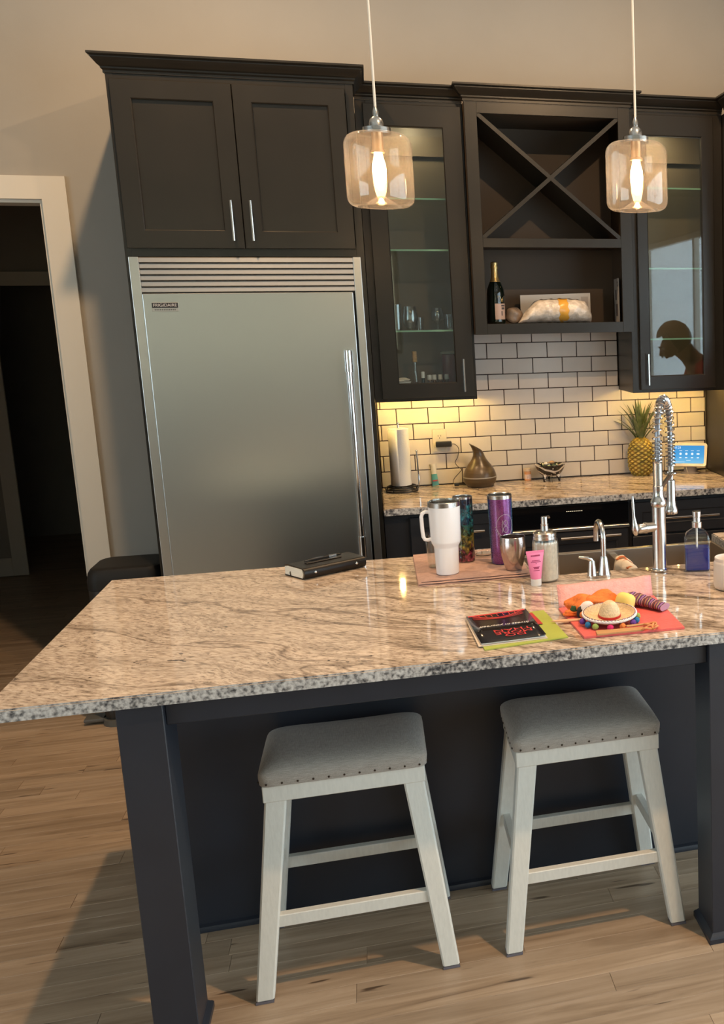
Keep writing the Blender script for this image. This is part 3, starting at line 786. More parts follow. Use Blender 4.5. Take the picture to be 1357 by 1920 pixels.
def stool(loc, label):
    t = thing('saddle_stool', label, 'stool', loc, 0, 'saddle stools at the island')
    HX, HY = .2025, .150    # apron half sizes
    FX, FY = .261, .198     # foot half sizes (outer)
    za, zb = .533, .578
    # cushion: saddle form, lofted rounded rectangles
    bm = new(); nx, ny = 26, 18
    def top(u, v):
        # u,v in -1..1 ; rounded pillow with gentle rise at the two ends
        e = (1 - abs(u) ** 7) * (1 - abs(v) ** 5)
        return .592 + .044 * max(e, 0) ** .42 + .006 * u * u
    hx, hy = .2115, .158
    grid = []
    for j in range(ny + 1):
        row = []
        for i in range(nx + 1):
            u = math.sin(math.pi / 2 * (-1 + 2 * i / nx)); v = math.sin(math.pi / 2 * (-1 + 2 * j / ny))
            x, y = u * hx, v * hy
            cr = .030
            ax, ay = abs(x) - (hx - cr), abs(y) - (hy - cr)
            if ax > 0 and ay > 0:
                d = math.hypot(ax, ay)
                if d > cr:
                    x = math.copysign(hx - cr + ax * cr / d, x); y = math.copysign(hy - cr + ay * cr / d, y)
            row.append(bm.verts.new((x, y, top(u, v))))
        grid.append(row)
    for a, b_ in zip(grid, grid[1:]):
        for i in range(nx): bm.faces.new((a[i], a[i + 1], b_[i + 1], b_[i]))
    edge = grid[0] + [r[-1] for r in grid[1:]] + grid[-1][-2::-1] + [r[0] for r in grid[-2:0:-1]]
    low = [bm.verts.new((v.co.x * .992, v.co.y * .99, .5785)) for v in edge]
    k = len(edge)
    for i in range(k): bm.faces.new((edge[i], low[i], low[(i + 1) % k], edge[(i + 1) % k]))
    bm.faces.new(low)
    cu = obj('seat_cushion', bm, LINEN, t, smooth=60)
    bm = new()
    for i in range(11):
        x = -.190 + .380 * i / 10
        for s in (-1, 1): ball(bm, (x, s * .1575, .5865), .0032, 6, 4, (1, .6, 1))
    for i in range(8):
        y = -.135 + .27 * i / 7
        for s in (-1, 1): ball(bm, (s * .211, y, .5865), .0032, 6, 4, (.6, 1, 1))
    o = obj('nailhead_trim', bm, NAIL, t); o['kind'] = 'stuff'
    bm = new()
    tk = .02
    box(bm, -HX, HX, -HY, -HY + tk, za, zb, .002); box(bm, -HX, HX, HY - tk, HY, za, zb, .002)
    box(bm, -HX, -HX + tk, -HY + tk, HY - tk, za, zb, .002); box(bm, HX - tk, HX, -HY + tk, HY - tk, za, zb, .002)
    box(bm, -HX + tk, HX - tk, -HY + tk, HY - tk, zb - .012, zb, 0)
    obj('seat_frame', bm, WASH, t, smooth=0)
    def cen(z, sx, sy, wx, wy):
        f = (za + .004 - z) / (za + .004)
        ox = HX - .003 + (FX - HX + .003) * f; oy = HY - .004 + (FY - HY + .004) * f
        return sx * (ox - wx / 2), sy * (oy - wy / 2)
    def sect(z, sx, sy):
        f = (za + .004 - z) / (za + .004); wx = .054 - .009 * f; wy = .046 - .006 * f
        cx_, cy_ = cen(z, sx, sy, wx, wy)
        return [(cx_ - wx / 2, cy_ - wy / 2, z), (cx_ + wx / 2, cy_ - wy / 2, z), (cx_ + wx / 2, cy_ + wy / 2, z), (cx_ - wx / 2, cy_ + wy / 2, z)]
    for sx in (-1, 1):
        for sy in (-1, 1):
            bm = new(); hexa(bm, sect(.006, sx, sy), sect(za + .004, sx, sy), .0045, 1)
            lg = obj('leg', bm, WASH, t, smooth=0)
            bm = new(); s0 = sect(.001, sx, sy); c0 = Vector((sum(p[0] for p in s0) / 4, sum(p[1] for p in s0) / 4, 0))
            hexa(bm, [tuple(c0 + (Vector(p) - c0) * .98) for p in s0], [tuple(c0 + (Vector(p) - c0) * .98) for p in sect(.0075, sx, sy)]); obj('foot_pad', bm, P('grey_glide', (.12, .11, .13), .5), lg, smooth=0)
    def inner(z, sx, sy):
        s = sect(z, sx, sy); return s
    for sy in (-1, 1):
        z0, z1 = .192, .226
        a = cen(.21, -1, sy, .05, .043); b_ = cen(.21, 1, sy, .05, .043)
        bm = new(); box(bm, a[0] + .01, b_[0] - .01, a[1] - .012, a[1] + .012, z0, z1, .002); obj('stretcher', bm, WASH, t, smooth=0)
    for sx in (-1, 1):
        z0, z1 = .232, .266
        a = cen(.25, sx, -1, .05, .043); b_ = cen(.25, sx, 1, .05, .043)
        bm = new(); box(bm, a[0] - .011, a[0] + .011, a[1] + .01, b_[1] - .01, z0, z1, .002); obj('stretcher', bm, WASH, t, smooth=0)
    return t
s1 = stool((-.3205, -2.605, 0), 'left upholstered grey saddle stool with whitewashed splayed legs, nearer the end post')
dup(s1, (.3275, -2.603, 0), 'right upholstered grey saddle stool with whitewashed splayed legs, beside the right island post', 'saddle stools at the island')

# ------------------------------------------------------------------ pendants
def pendant(x, y, label):
    t = thing('pendant_lamp', label, 'lamp', (x, y, 0), 0, 'glass pendants above the island')
    zb, zt, r = 2.062, 2.262, .092
    prof = []
    def arc(cx_, cz_, rr, a0, a1, k=7):
        return [(cx_ + rr * math.cos(R(a0 + (a1 - a0) * i / k)), cz_ + rr * math.sin(R(a0 + (a1 - a0) * i / k))) for i in range(k + 1)]
    prof = [(.002, zb + .030), (.015, zb + .027), (.045, zb + .008), (.058, zb + .001)] + arc(r - .026, zb + .026, .026, -90, 0) + arc(r - .034, zt - .036, .034, 4, 80) + [(.046, zt - .001)]
    bm = new(); lathe(bm, prof, 40, cap0=True, cap1=False); sh = obj('glass_shade', bm, GLAREGLASS, t, smooth=60)
    bm = new(); lathe(bm, [(.038, zt - .004), (.0385, zt - .004), (.0385, zt + .012), (.020, zt + .0135), (.020, zt + .024), (.017, zt + .034), (.011, zt + .040), (.008, zt + .042), (.0085, zt + .055), (.004, zt + .068)], 28); obj('cap', bm, NICKEL, t, smooth=30)
    bm = new(); lathe(bm, [(.0165, zt - .055), (.0195, zt - .054), (.0195, zt - .047), (.0155, zt - .046), (.0155, zt - .004)], 24); obj('socket', bm, P('copper_socket', (.55, .33, .18), .3, .8), t, smooth=30)
    bm = new(); tube(bm, [(0, 0, zt + .066), (0, 0, 3.99)], .0036, 8); obj('cord', bm, P('pale_cord', (.70, .64, .55), .3), t)
    bm = new(); lathe(bm, [(.06, 3.975), (.06, 3.999)], 24); obj('canopy', bm, NICKEL, t)
    bm = new(); zc = zt - .056
    lathe(bm, [(.011, zc), (.012, zc - .006), (.0135, zc - .014), (.0175, zc - .028), (.019, zc - .045), (.018, zc - .062), (.014, zc - .080), (.009, zc - .092), (.003, zc - .098)], 20); obj('bulb', bm, BULB, t, smooth=60)
    return t
pendant(-.1215, -2.30, 'left glass jar pendant lamp with a glowing bulb, in front of the refrigerator end')
pendant(.6205, -2.30, 'right glass jar pendant lamp with a glowing bulb, in front of the wine rack')

# ------------------------------------------------------------------ things on the island
ZI = .9145
# black leather notebook
t = thing('leather_notebook', 'thick black leather notebook with pen, lying at the far edge of the island', 'notebook', (-.376, -1.802, ZI), R(33))
LEATH = P('black_leather', (.009, .007, .006), .36, spec=.35, bump=.15, bscale=90)
hx, hy = .1145, .061
bm = new()
prof = []
for i in range(7):
    a = R(270 - 180 * i / 6); prof.append((-hy + .008 + .014 * math.cos(a), .0195 + .0185 * math.sin(a)))
cov = [(hy, .001)] + prof + [(hy - .02, .040), (hy, .034)]
inn = [(hy, .031), (hy - .02, .0365), (-hy + .010, .0345), (-hy + .001, .028), (-hy - .002, .0195), (-hy + .001, .010), (-hy + .010, .0045), (hy, .0042)]
prism(bm, cov + inn, -hx, hx, 'x'); obj('cover', bm, LEATH, t, smooth=40)
bm = new(); prism(bm, [(-hy + .010, .0046), (hy - .004, .0043), (hy - .004, .0310), (hy - .022, .0345), (-hy + .012, .0340), (-hy + .004, .0195)], -hx - .001, hx - .003, 'x'); obj('page_block', bm, P('cream_pages', (.86, .83, .72), .8, noise=.10, nscale=30, stretch=(1, 1, 40)), t, smooth=0)
for x in (-.075, .078):
    bm = new(); ball(bm, (x, -hy - .0065, .021), .0048, 12, 8, (1, .5, 1)); obj('snap_button', bm, CHROME, t)
bm = new(); box(bm, -.075, .055, -.013, .002, .0395, .0425, .001); obj('strap', bm, LEATH, t)
bm = new(); tube(bm, [(-.070, .010, .0455), (-.055, .010, .0455), (-.05, .010, .0455), (.050, .012, .0455), (.068, .0122, .0455)], [.0015, .0035, .0045, .0045, .003], 10); pn = obj('pen', bm, BLACK, t)
bm = new(); tube(bm, [(-.045, .0085, .0497), (.0, .0093, .0500)], .0012, 6); tube(bm, [(.02, .0112, .0456), (.048, .0118, .0456)], .0048, 10); obj('pen_clip', bm, CHROME, pn)
bm = new(); tube(bm, [(-hx - .002, .02, .0045), (-hx - .004, .02, .012), (-hx - .003, .021, .018)], .0015, 6); obj('ribbon', bm, BLACK, t)

# drying mat
MATC = P('dusty_pink_microfibre', (.46, .30, .25), .95, noise=.12, nscale=60, bump=.5, bscale=400)
t = thing('drying_mat', 'folded dusty pink drying mat under the tumblers', 'mat', (0, 0, ZI))
bm = new()
def sheet(bm, x0, x1, y0, y1, z0, z1, nx=16, ny=16, amp=.0012):
    top = [[bm.verts.new((x0 + (x1 - x0) * i / nx, y0 + (y1 - y0) * j / ny, z1 + amp * math.sin(i * 1.7 + j * .9) * math.cos(j * 1.3) - (.004 if i in (0, nx) or j in (0, ny) else 0))) for i in range(nx + 1)] for j in range(ny + 1)]
    for a, b_ in zip(top, top[1:]):
        for i in range(nx): bm.faces.new((a[i], a[i + 1], b_[i + 1], b_[i]))
    edge = top[0] + [r[-1] for r in top[1:]] + top[-1][-2::-1] + [r[0] for r in top[-2:0:-1]]
    low = [bm.verts.new((v.co.x, v.co.y, z0)) for v in edge]; k = len(edge)
    for i in range(k): bm.faces.new((edge[i], low[i], low[(i + 1) % k], edge[(i + 1) % k]))
    bm.faces.new(low)
sheet(bm, -.086, .272, -2.140, -1.69, 0, .0055); obj('lower_fold', bm, MATC, t, smooth=50)
bm = new(); sheet(bm, -.084, .274, -2.136, -1.688, .0056, .0115); obj('upper_fold', bm, MATC, t, smooth=50)
bm = new(); box(bm, -.075, .265, -2.128, -2.119, .0110, .0128, .0008); obj('hem', bm, P('mat_binding', (.40, .26, .22), .9), t)
ZM = ZI + .0122

# tall white tumbler
WHT = P('white_pearl_coating', (.86, .86, .88), .18, coat=.4)
t = thing('white_tumbler', 'tall white tumbler with side handle at the front left of the mat', 'tumbler', (.014, -2.035, ZM))
bm = new(); lathe(bm, [(.034, 0), (.037, .003), (.0395, .088), (.0405, .094), (.046, .104), (.048, .112), (.0515, .224), (.0515, .226)], 36, cap1=False); obj('body', bm, WHT, t)
bm = new(); lathe(bm, [(.0518, .2255), (.0520, .240), (.0505, .242), (.0475, .241), (.0460, .22), (.0450, .12), (.001, .118)], 36, cap0=False, cap1=False); obj('steel_rim', bm, NICKEL, t)
bm = new(); lathe(bm, [(.001, .236), (.040, .236), (.0465, .238), (.0475, .2435), (.044, .2445), (.040, .240), (.001, .240)], 36, cap0=False, cap1=False); obj('lid', bm, CLEAR, t)
bm = new(); hp = [(-.046, 0, .208), (-.060, 0, .2095), (-.0695, 0, .205), (-.0735, 0, .194), (-.0725, 0, .150), (-.071, 0, .128), (-.066, 0, .118), (-.056, 0, .116), (-.045, 0, .1185)]
tube(bm, hp, .0062, 12); obj('handle', bm, WHT, t)
# clear cup behind it
t = thing('clear_cup', 'clear plastic cup half hidden behind the white tumbler', 'cup', (-.012, -1.925, ZM))
bm = new(); lathe(bm, [(.001, .003), (.026, .003), (.028, .006), (.036, .115), (.0375, .1155), (.0375, .113), (.030, .0), (.001, 0)], 28, cap0=False, cap1=False); obj('cup_wall', bm, CLEAR, t)

# marbled tumbler
def marble():
    m, nt, b, N, L = mat('marbled_resin')
    tc = N.new('ShaderNodeTexCoord'); sp = N.new('ShaderNodeSeparateXYZ'); L.new(tc.outputs['Object'], sp.inputs[0])
    n = N.new('ShaderNodeTexNoise'); n.inputs['Scale'].default_value = 22; n.inputs['Detail'].default_value = 6; n.inputs['Distortion'].default_value = 2.2; L.new(tc.outputs['Object'], n.inputs['Vector'])
    a = N.new('ShaderNodeMath'); a.operation = 'MULTIPLY_ADD'; a.inputs[1].default_value = .16; L.new(n.outputs['Fac'], a.inputs[0]); L.new(sp.outputs['Z'], a.inputs[2])
    mr = N.new('ShaderNodeMapRange'); mr.inputs['From Min'].default_value = .05; mr.inputs['From Max'].default_value = .33; L.new(a.outputs[0], mr.inputs['Value'])
    r = ramp(N, [(.0, (.10, .012, .03)), (.16, (.30, .05, .09)), (.24, (.06, .01, .02)), (.33, (.30, .22, .04)), (.42, (.08, .12, .03)), (.52, (.02, .16, .15)), (.62, (.01, .05, .13)), (.72, (.03, .22, .28)), (.82, (.01, .02, .05)), (1, (.02, .03, .05))]); L.new(mr.outputs[0], r.inputs['Fac'])
    n2 = N.new('ShaderNodeTexNoise'); n2.inputs['Scale'].default_value = 40; n2.inputs['Detail'].default_value = 5; n2.inputs['Distortion'].default_value = 1.5; L.new(tc.outputs['Object'], n2.inputs['Vector'])
    r2 = ramp(N, [(.42, (.05, .05, .06)), (.52, (.55, .55, .55)), (.60, (.8, .8, .8)), (.67, (2.0, 2.0, 1.9))]); L.new(n2.outputs['Fac'], r2.inputs['Fac'])
    mu = N.new('ShaderNodeMixRGB'); mu.blend_type = 'MULTIPLY'; mu.inputs['Fac'].default_value = .9; L.new(r.outputs[0], mu.inputs[1]); L.new(r2.outputs[0], mu.inputs[2])
    L.new(mu.outputs[0], b.inputs['Base Color']); b.inputs['Roughness'].default_value = .08; b.inputs['Coat Weight'].default_value = .6
    return m
t = thing('marbled_tumbler', 'slim tumbler with marbled teal, gold and maroon resin, behind the white tumbler', 'tumbler', (.086, -1.872, ZM))
bm = new(); lathe(bm, [(.030, 0), (.0325, .003), (.0335, .220)], 32, cap1=False); obj('body', bm, marble(), t)
bm = new(); lathe(bm, [(.0337, .2195), (.0338, .2265), (.031, .2275), (.0295, .225), (.0285, .06), (.001, .058)], 32, cap0=False, cap1=False); obj('steel_rim', bm, NICKEL, t)
bm = new(); lathe(bm, [(.0305, -.0005), (.0335, .0008), (.0338, .006)], 32, cap1=False); obj('base_band', bm, CLEAR, t)
# loose clear lid
t = thing('loose_cup_top', 'loose clear lid with black seal lying flat on the pink mat', 'lid', (.156, -1.815, ZM))
bm = new(); lathe(bm, [(.001, .012), (.028, .012), (.031, .018), (.0345, .018), (.0345, .012), (.032, .010), (.031, .0005), (.028, .0005), (.027, .010), (.001, .010)], 28, cap0=False, cap1=False); obj('disc', bm, CLEAR, t)
bm = new(); lathe(bm, [(.0316, .0045), (.033, .006), (.0316, .0075)], 28, cap0=False, cap1=False); obj('seal', bm, BLACK, t)

# iridescent purple tumbler
def holo():
    m, nt, b, N, L = mat('iridescent_purple')
    lw = N.new('ShaderNodeLayerWeight'); lw.inputs['Blend'].default_value = .5
    r = ramp(N, [(.0, (.24, .05, .20)), (.30, (.20, .06, .26)), (.55, (.08, .08, .34)), (.75, (.04, .14, .36)), (.92, (.10, .50, .48))]); L.new(lw.outputs['Facing'], r.inputs['Fac'])
    L.new(r.outputs[0], b.inputs['Base Color']); b.inputs['Metallic'].default_value = .55; b.inputs['Roughness'].default_value = .2; b.inputs['Coat Weight'].default_value = .8
    tc = N.new('ShaderNodeTexCoord'); v = N.new('ShaderNodeTexVoronoi'); v.inputs['Scale'].default_value = 420; L.new(tc.outputs['Object'], v.inputs['Vector'])
    rr = ramp(N, [(.0, (.04, .04, .04)), (.5, (.28, .28, .28))]); L.new(v.outputs['Color'], rr.inputs['Fac']); L.new(rr.outputs[0], b.inputs['Roughness'])
    return m
t = thing('iridescent_tumbler', 'slim iridescent purple tumbler with a pale ring emblem, at the back right of the mat', 'tumbler', (.204, -1.945, ZM))
bm = new(); lathe(bm, [(.0345, 0), (.0370, .003), (.0378, .012), (.0410, .225)], 36, cap1=False); obj('body', bm, holo(), t)
bm = new(); lathe(bm, [(.0412, .2245), (.0413, .236), (.0395, .238), (.0370, .236), (.0355, .06), (.001, .058)], 36, cap0=False, cap1=False); obj('steel_rim', bm, NICKEL, t)
# ring emblem wrapped on the body
EMB = P('pale_foil_print', (.55, .50, .55), .3)
bm = new(); pts = []
def onbody(s, z, off=.0006):
    rr = .0378 + (.0410 - .0378) * (z - .012) / .213 + off
    a = R(-74) + s / rr; return (rr * math.cos(a), rr * math.sin(a), z)
tube(bm, [onbody(.030 * math.cos(2 * math.pi * i / 32), .135 + .038 * math.sin(2 * math.pi * i / 32)) for i in range(32)], .0007, 5, closed=True)
for z_, r_ in ((.122, .0105), (.144, .0085)):
    tube(bm, [onbody(r_ * .8 * math.cos(2 * math.pi * i / 18) + .001, z_ + r_ * math.sin(2 * math.pi * i / 18)) for i in range(18)], .0008, 5, closed=True)
tube(bm, [onbody(-.010, .112), onbody(-.011, .135), onbody(-.009, .153)], .0008, 5)
for i in range(10):
    a_ = R(-70 - 12 * i); p0 = onbody(.030 * math.cos(a_), .135 + .038 * math.sin(a_)); p1 = onbody(.037 * math.cos(a_ + .1), .135 + .046 * math.sin(a_ + .1)); tube(bm, [p0, p1], .0009, 5)
obj('emblem', bm, EMB, t)

# stainless wine tumbler
t = thing('steel_wine_tumbler', 'small stemless stainless wine tumbler at the front right of the mat', 'tumbler', (.2275, -2.060, ZM))
bm = new(); lathe(bm, [(.024, 0), (.0265, .002), (.033, .022), (.0395, .050), (.0425, .075), (.0425, .090), (.0410, .112), (.0398, .113), (.0385, .111), (.040, .09), (.038, .05), (.026, .012), (.001, .010)], 36, cap1=False); obj('cup_wall', bm, steel('wine_tumbler_steel', (.60, .52, .50), .2, (1, 1, 40), .05), t, smooth=60)

# pink tube
PINK = P('pink_tube', (.80, .22, .40), .35)
t = thing('lotion_tube', 'small pink lotion tube standing on its white cap before the soap dispenser', 'tube', (.273, -2.248, ZI), R(8))
bm = new(); rings = []
for i in range(9):
    f = i / 8; hx_ = .0165 + .0125 * f; hy_ = .0150 * (1 - f) ** .8 + .0012
    rings.append([(hx_ * math.cos(2 * math.pi * k / 28), hy_ * math.sin(2 * math.pi * k / 28), .022 + .083 * f) for k in range(28)])
loft(bm, rings); obj('body', bm, PINK, t, smooth=50)
bm = new(); box(bm, -.029, .029, -.0014, .0014, .1045, .112, .0004); obj('crimp', bm, PINK, t)
bm = new(); lathe(bm, [(.0162, 0), (.0166, .001), (.0166, .0205), (.0158, .0215)], 28); obj('cap', bm, WHITE, t)
PR = P('magenta_print', (.36, .04, .13), .5)
for k, (z, wd, h_) in enumerate(((.094, .030, .0045), (.080, .026, .0022), (.0755, .032, .0022), (.070, .003, .003), (.060, .022, .0018), (.055, .016, .005), (.049, .020, .0018))):
    f = (z - .022) / .083; yy = -(.0150 * (1 - f) ** .8 + .0012) - .0004
    bm = new(); n_ = max(1, int(wd / .004))
    for i in range(n_):
        x_ = -wd / 2 + wd * (i + .1) / n_; hx_ = .0165 + .0125 * f
        q = abs(yy) * math.sqrt(max(0, 1 - (x_ / hx_) ** 2)); box(bm, x_, x_ + wd / n_ * .72, -q - .0006, -q + .0012, z, z + h_)
    obj('print_line', bm, PR, t, smooth=0)

# ribbed glass soap dispenser
def ribbed(bm, prof, n, amp):
    rings = []
    for r, z, a_ in prof:
        rings.append([((r + amp * a_ * (k % 2)) * math.cos(2 * math.pi * k / n), (r + amp * a_ * (k % 2)) * math.sin(2 * math.pi * k / n), z) for k in range(n)])
    loft(bm, rings)
t = thing('glass_soap_dispenser', 'ribbed glass dispenser of milky soap with a steel pump', 'soap dispenser', (.314, -2.200, ZI))
bm = new(); ribbed(bm, [(.036, 0, 0), (.0395, .004, .5), (.0400, .012, 1), (.0400, .125, 1), (.0385, .137, .3), (.033, .143, 0), (.033, .147, 0)], 56, .0014); obj('glass_jar', bm, thin_glass('milk_jar_glass', (.95, .95, .93), .07, .8, .06), t, smooth=0)
bm = new(); lathe(bm, [(.034, .004), (.0375, .008), (.0377, .122), (.036, .130)], 32); obj('soap', bm, P('milky_soap', (.62, .57, .48), .5, noise=.12, nscale=90), t)
bm = new(); lathe(bm, [(.0365, .138), (.0375, .139), (.0375, .147), (.0365, .148), (.0365, .151), (.0375, .152), (.0375, .158), (.030, .163), (.013, .166), (.012, .182), (.0125, .183), (.0125, .186), (.007, .187)], 36); lidp = obj('pump_lid', bm, NICKEL, t)
bm = new(); lathe(bm, [(.010, .185), (.0105, .186), (.0105, .208), (.0095, .210)], 24); tube(bm, [(0, 0, .2045), (.012, .018, .205), (.018, .027, .204), (.020, .030, .200)], .0042, 10); obj('pump_head', bm, NICKEL, lidp)

# filtered-water faucet
t = thing('filter_faucet', 'small nickel gooseneck water tap with side lever, left of the tall faucet', 'faucet', (.486, -2.205, ZI))
bm = new(); pts = [(.023 + .0, 0)]
prism(bm, [(x_, y_) for x_, y_ in rrect(.040, .022, .0215, 8)], 0, .006); obj('base_plate', bm, NICKEL, t)
bm = new(); lathe(bm, [(.0215, .0055), (.0205, .010), (.0165, .035), (.0130, .058), (.0105, .066)], 28, (.017, 0, 0)); obj('body', bm, NICKEL, t)
bm = new(); pp = [(.017, 0, .062), (.017, 0, .125)]
for i in range(13):
    a_ = math.pi * i / 12; pp.append((.017 - .004 * (1 - math.cos(a_)) / 2, .048 - .048 * math.cos(a_), .125 + .046 * math.sin(a_)))
pp.append((.013, .096, .098))
tube(bm, pp, .0088, 16); obj('spout', bm, NICKEL, t)
bm = new(); lathe(bm, [(.0165, .0055), (.0155, .010), (.0125, .035), (.0105, .052), (.009, .056)], 24, (-.024, -.002, 0)); lv = obj('valve', bm, NICKEL, t)
bm = new(); tube(bm, [(-.024, -.002, .052), (-.028, -.003, .060), (-.040, -.005, .066), (-.056, -.007, .0685), (-.068, -.008, .071)], [.0085, .0078, .0062, .005, .0036], 12); obj('lever', bm, NICKEL, lv)

# tall spring faucet
t = thing('spring_faucet', 'tall nickel pull-down faucet with exposed spring arch behind the pink package', 'faucet', (.692, -2.205, ZI))
bm = new(); lathe(bm, [(.0275, 0), (.0285, .002), (.0285, .006), (.0255, .009), (.0235, .014), (.0232, .218), (.0262, .222), (.0268, .232), (.0255, .238), (.0205, .246), (.0175, .258), (.0168, .272), (.0180, .274), (.0180, .286), (.0162, .288)], 32); obj('column', bm, NICKEL, t)
bm = new(); pr = []
for i in range(28): pr += [(.0150, .288 + i * .0027), (.0165, .2893 + i * .0027)]
lathe(bm, pr + [(.0150, .364)], 24); obj('ribbed_collar', bm, NICKEL, t, smooth=20)
ex, ey = .082, .135
def arch(s):
    """centre line of the hose, s 0..1"""
    Ls = [.070, math.pi * .079 * 1.0, .105]; tot = sum(Ls); q = s * tot
    if q < Ls[0]: return Vector((0, 0, .364 + q))
    q -= Ls[0]; zc = .364 + Ls[0]
    if q < Ls[1]:
        a_ = math.pi * q / Ls[1]; f = (1 - math.cos(a_)) / 2
        return Vector((ex * f, ey * f, zc + .130 * math.sin(a_) ** .85 if False else zc + .128 * math.sin(a_)))
    q -= Ls[1]; return Vector((ex, ey, zc - q))
bm = new(); tube(bm, [arch(i / 60) for i in range(61)], .0088, 10); obj('hose', bm, P('grey_hose', (.22, .22, .23), .3, .7), t)
bm = new(); turns, k = 34, 12; sp = []
fr_n = None
cpts = [arch(i / (turns * k)) for i in range(turns * k + 1)]
side = Vector((-ey, ex, 0)).normalized()
for i, c_ in enumerate(cpts):
    a0 = cpts[max(i - 1, 0)]; a1 = cpts[min(i + 1, len(cpts) - 1)]; tg = (a1 - a0).normalized(); nn = tg.cross(side).normalized()
    th = 2 * math.pi * i / k; sp.append(c_ + .0155 * (math.cos(th) * side + math.sin(th) * nn))
tube(bm, sp, .0022, 5); obj('spring', bm, CHROME, t, smooth=60)
zb = arch(1).z
bm = new(); lathe(bm, [(.0110, 0), (.0110, -.012), (.0085, -.014), (.0085, -.045), (.0145, -.048), (.0150, -.052), (.0150, -.118), (.0165, -.135), (.0215, -.148), (.0225, -.152), (.0225, -.160), (.0200, -.165)], 28, (ex, ey, zb)); obj('spray_head', bm, NICKEL, t)
bm = new(); hexa(bm, [(.010, .008, .275), (.016, -.001, .275), (ex + .004, ey - .012, .298), (ex - .006, ey - .004, .298)], [(.010, .008, .289), (.016, -.001, .289), (ex + .004, ey - .012, .312), (ex - .006, ey - .004, .312)], .002); obj('docking_arm', bm, NICKEL, t)
bm = new(); hr = [(ex + .0175 * math.cos(2 * math.pi * i / 24), ey + .0175 * math.sin(2 * math.pi * i / 24), .305) for i in range(24)]; tube(bm, hr, .0045, 8, closed=True); obj('docking_ring', bm, NICKEL, t)
bm = new(); tube(bm, [(-.015, -.004, .152), (-.045, -.012, .152), (-.046, -.0123, .152), (-.052, -.0139, .152), (-.053, -.0142, .152), (-.072, -.0193, .152), (-.078, -.0209, .152)], [.0165, .0165, .0185, .0185, .0165, .0160, .012], 20); hv = obj('valve_stub', bm, NICKEL, t)
bm = new(); tube(bm, [(-.084, -.0225, .132), (-.085, -.0228, .140), (-.0865, -.0232, .152), (-.088, -.0236, .168), (-.091, -.0245, .195), (-.093, -.025, .235), (-.0935, -.0251, .262)], [.006, .0105, .0125, .0095, .0048, .0050, .0030], 14); tube(bm, [(-.07, -.019, .152), (-.087, -.0233, .152)], .009, 12); obj('lever', bm, NICKEL, hv)

# blue soap bottle
t = thing('blue_soap_bottle', 'square clear bottle of blue dish soap with steel pump, right of the tall faucet', 'soap dispenser', (.812, -2.238, ZI), R(-14))
def bottle(bm, rows):
    loft(bm, [[(u, v, z) for u, v in rrect(a_, b_, r_, 4)] for a_, b_, r_, z in rows])
bm = new(); bottle(bm, [(.039, .027, .008, 0), (.042, .030, .009, .003), (.042, .030, .009, .108), (.040, .0285, .012, .118), (.034, .025, .014, .129), (.024, .020, .0145, .137), (.016, .016, .0145, .142), (.0145, .0145, .0135, .150)]); obj('glass_bottle', bm, CLEAR, t, smooth=40)
BLUE, nt_, b_, N_, L_ = mat('blue_soap'); b_.inputs['Base Color'].default_value = (.010, .035, .42, 1); b_.inputs['Roughness'].default_value = .08; b_.inputs['Transmission Weight'].default_value = .55; b_.inputs['IOR'].default_value = 1.33
bm = new(); bottle(bm, [(.037, .025, .007, .004), (.0402, .0282, .008, .007), (.0402, .0282, .008, .080)]); obj('liquid', bm, BLUE, t, smooth=40)
bm = new(); tube(bm, [(0, 0, .012), (0, 0, .145)], .0035, 8); obj('dip_tube', bm, WHITE, t)
bm = new(); lathe(bm, [(.0165, .146), (.017, .147), (.017, .164), (.0135, .166), (.0128, .168), (.0128, .180), (.0145, .182), (.0145, .199), (.013, .200)], 28); pl_ = obj('pump', bm, NICKEL, t)
bm = new(); tube(bm, [(0, 0, .194), (.008, .020, .195), (.012, .032, .193), (.0125, .034, .188)], .0045, 10); obj('nozzle', bm, NICKEL, pl_)

# candle and its lid
t = thing('jar_candle', 'frosted glass jar candle with an orange label at the right end of the counter', 'candle', (.838, -2.500, ZI))
bm = new(); lathe(bm, [(.040, 0), (.049, .004), (.0525, .014), (.0525, .082), (.050, .088), (.048, .091), (.0495, .098), (.0475, .1005), (.0455, .098), (.044, .086), (.044, .080)], 40, cap1=False); obj('glass_jar', bm, P('frosted_glass', (.66, .60, .54), .35, sub=.25), t, smooth=60)
bm = new(); lathe(bm, [(.0438, .060), (.0438, .0805)], 32); wx = obj('wax', bm, P('cream_wax', (.80, .68, .55), .4), t)
bm = new(); tube(bm, [(0, 0, .08), (.001, 0, .092)], .0015, 6); obj('wick', bm, WHITE, wx)
bm = new(); gr = []
for j in range(2):
    gr.append([bm.verts.new((.0531 * math.cos(R(a_)), .0531 * math.sin(R(a_)), .030 + .034 * j)) for a_ in range(-118, -58, 6)])
for i in range(9): bm.faces.new((gr[0][i], gr[0][i + 1], gr[1][i + 1], gr[1][i]))
def labelmat():
    m, nt, b, N, L = mat('sunset_label'); tc = N.new('ShaderNodeTexCoord'); sp = N.new('ShaderNodeSeparateXYZ'); L.new(tc.outputs['Object'], sp.inputs[0])
    mr = N.new('ShaderNodeMapRange'); mr.inputs['From Min'].default_value = .030; mr.inputs['From Max'].default_value = .064; L.new(sp.outputs['Z'], mr.inputs['Value'])
    r = ramp(N, [(0, (.22, .02, .01)), (.3, (.50, .10, .03)), (.6, (.62, .28, .12)), (1, (.60, .40, .26))]); L.new(mr.outputs[0], r.inputs['Fac']); L.new(r.outputs[0], b.inputs['Base Color']); return m
obj('label', bm, labelmat(), t, recalc=False)
t = thing('candle_lid', 'round black candle lid lying in front of the jar candle', 'lid', (.836, -2.592, ZI))
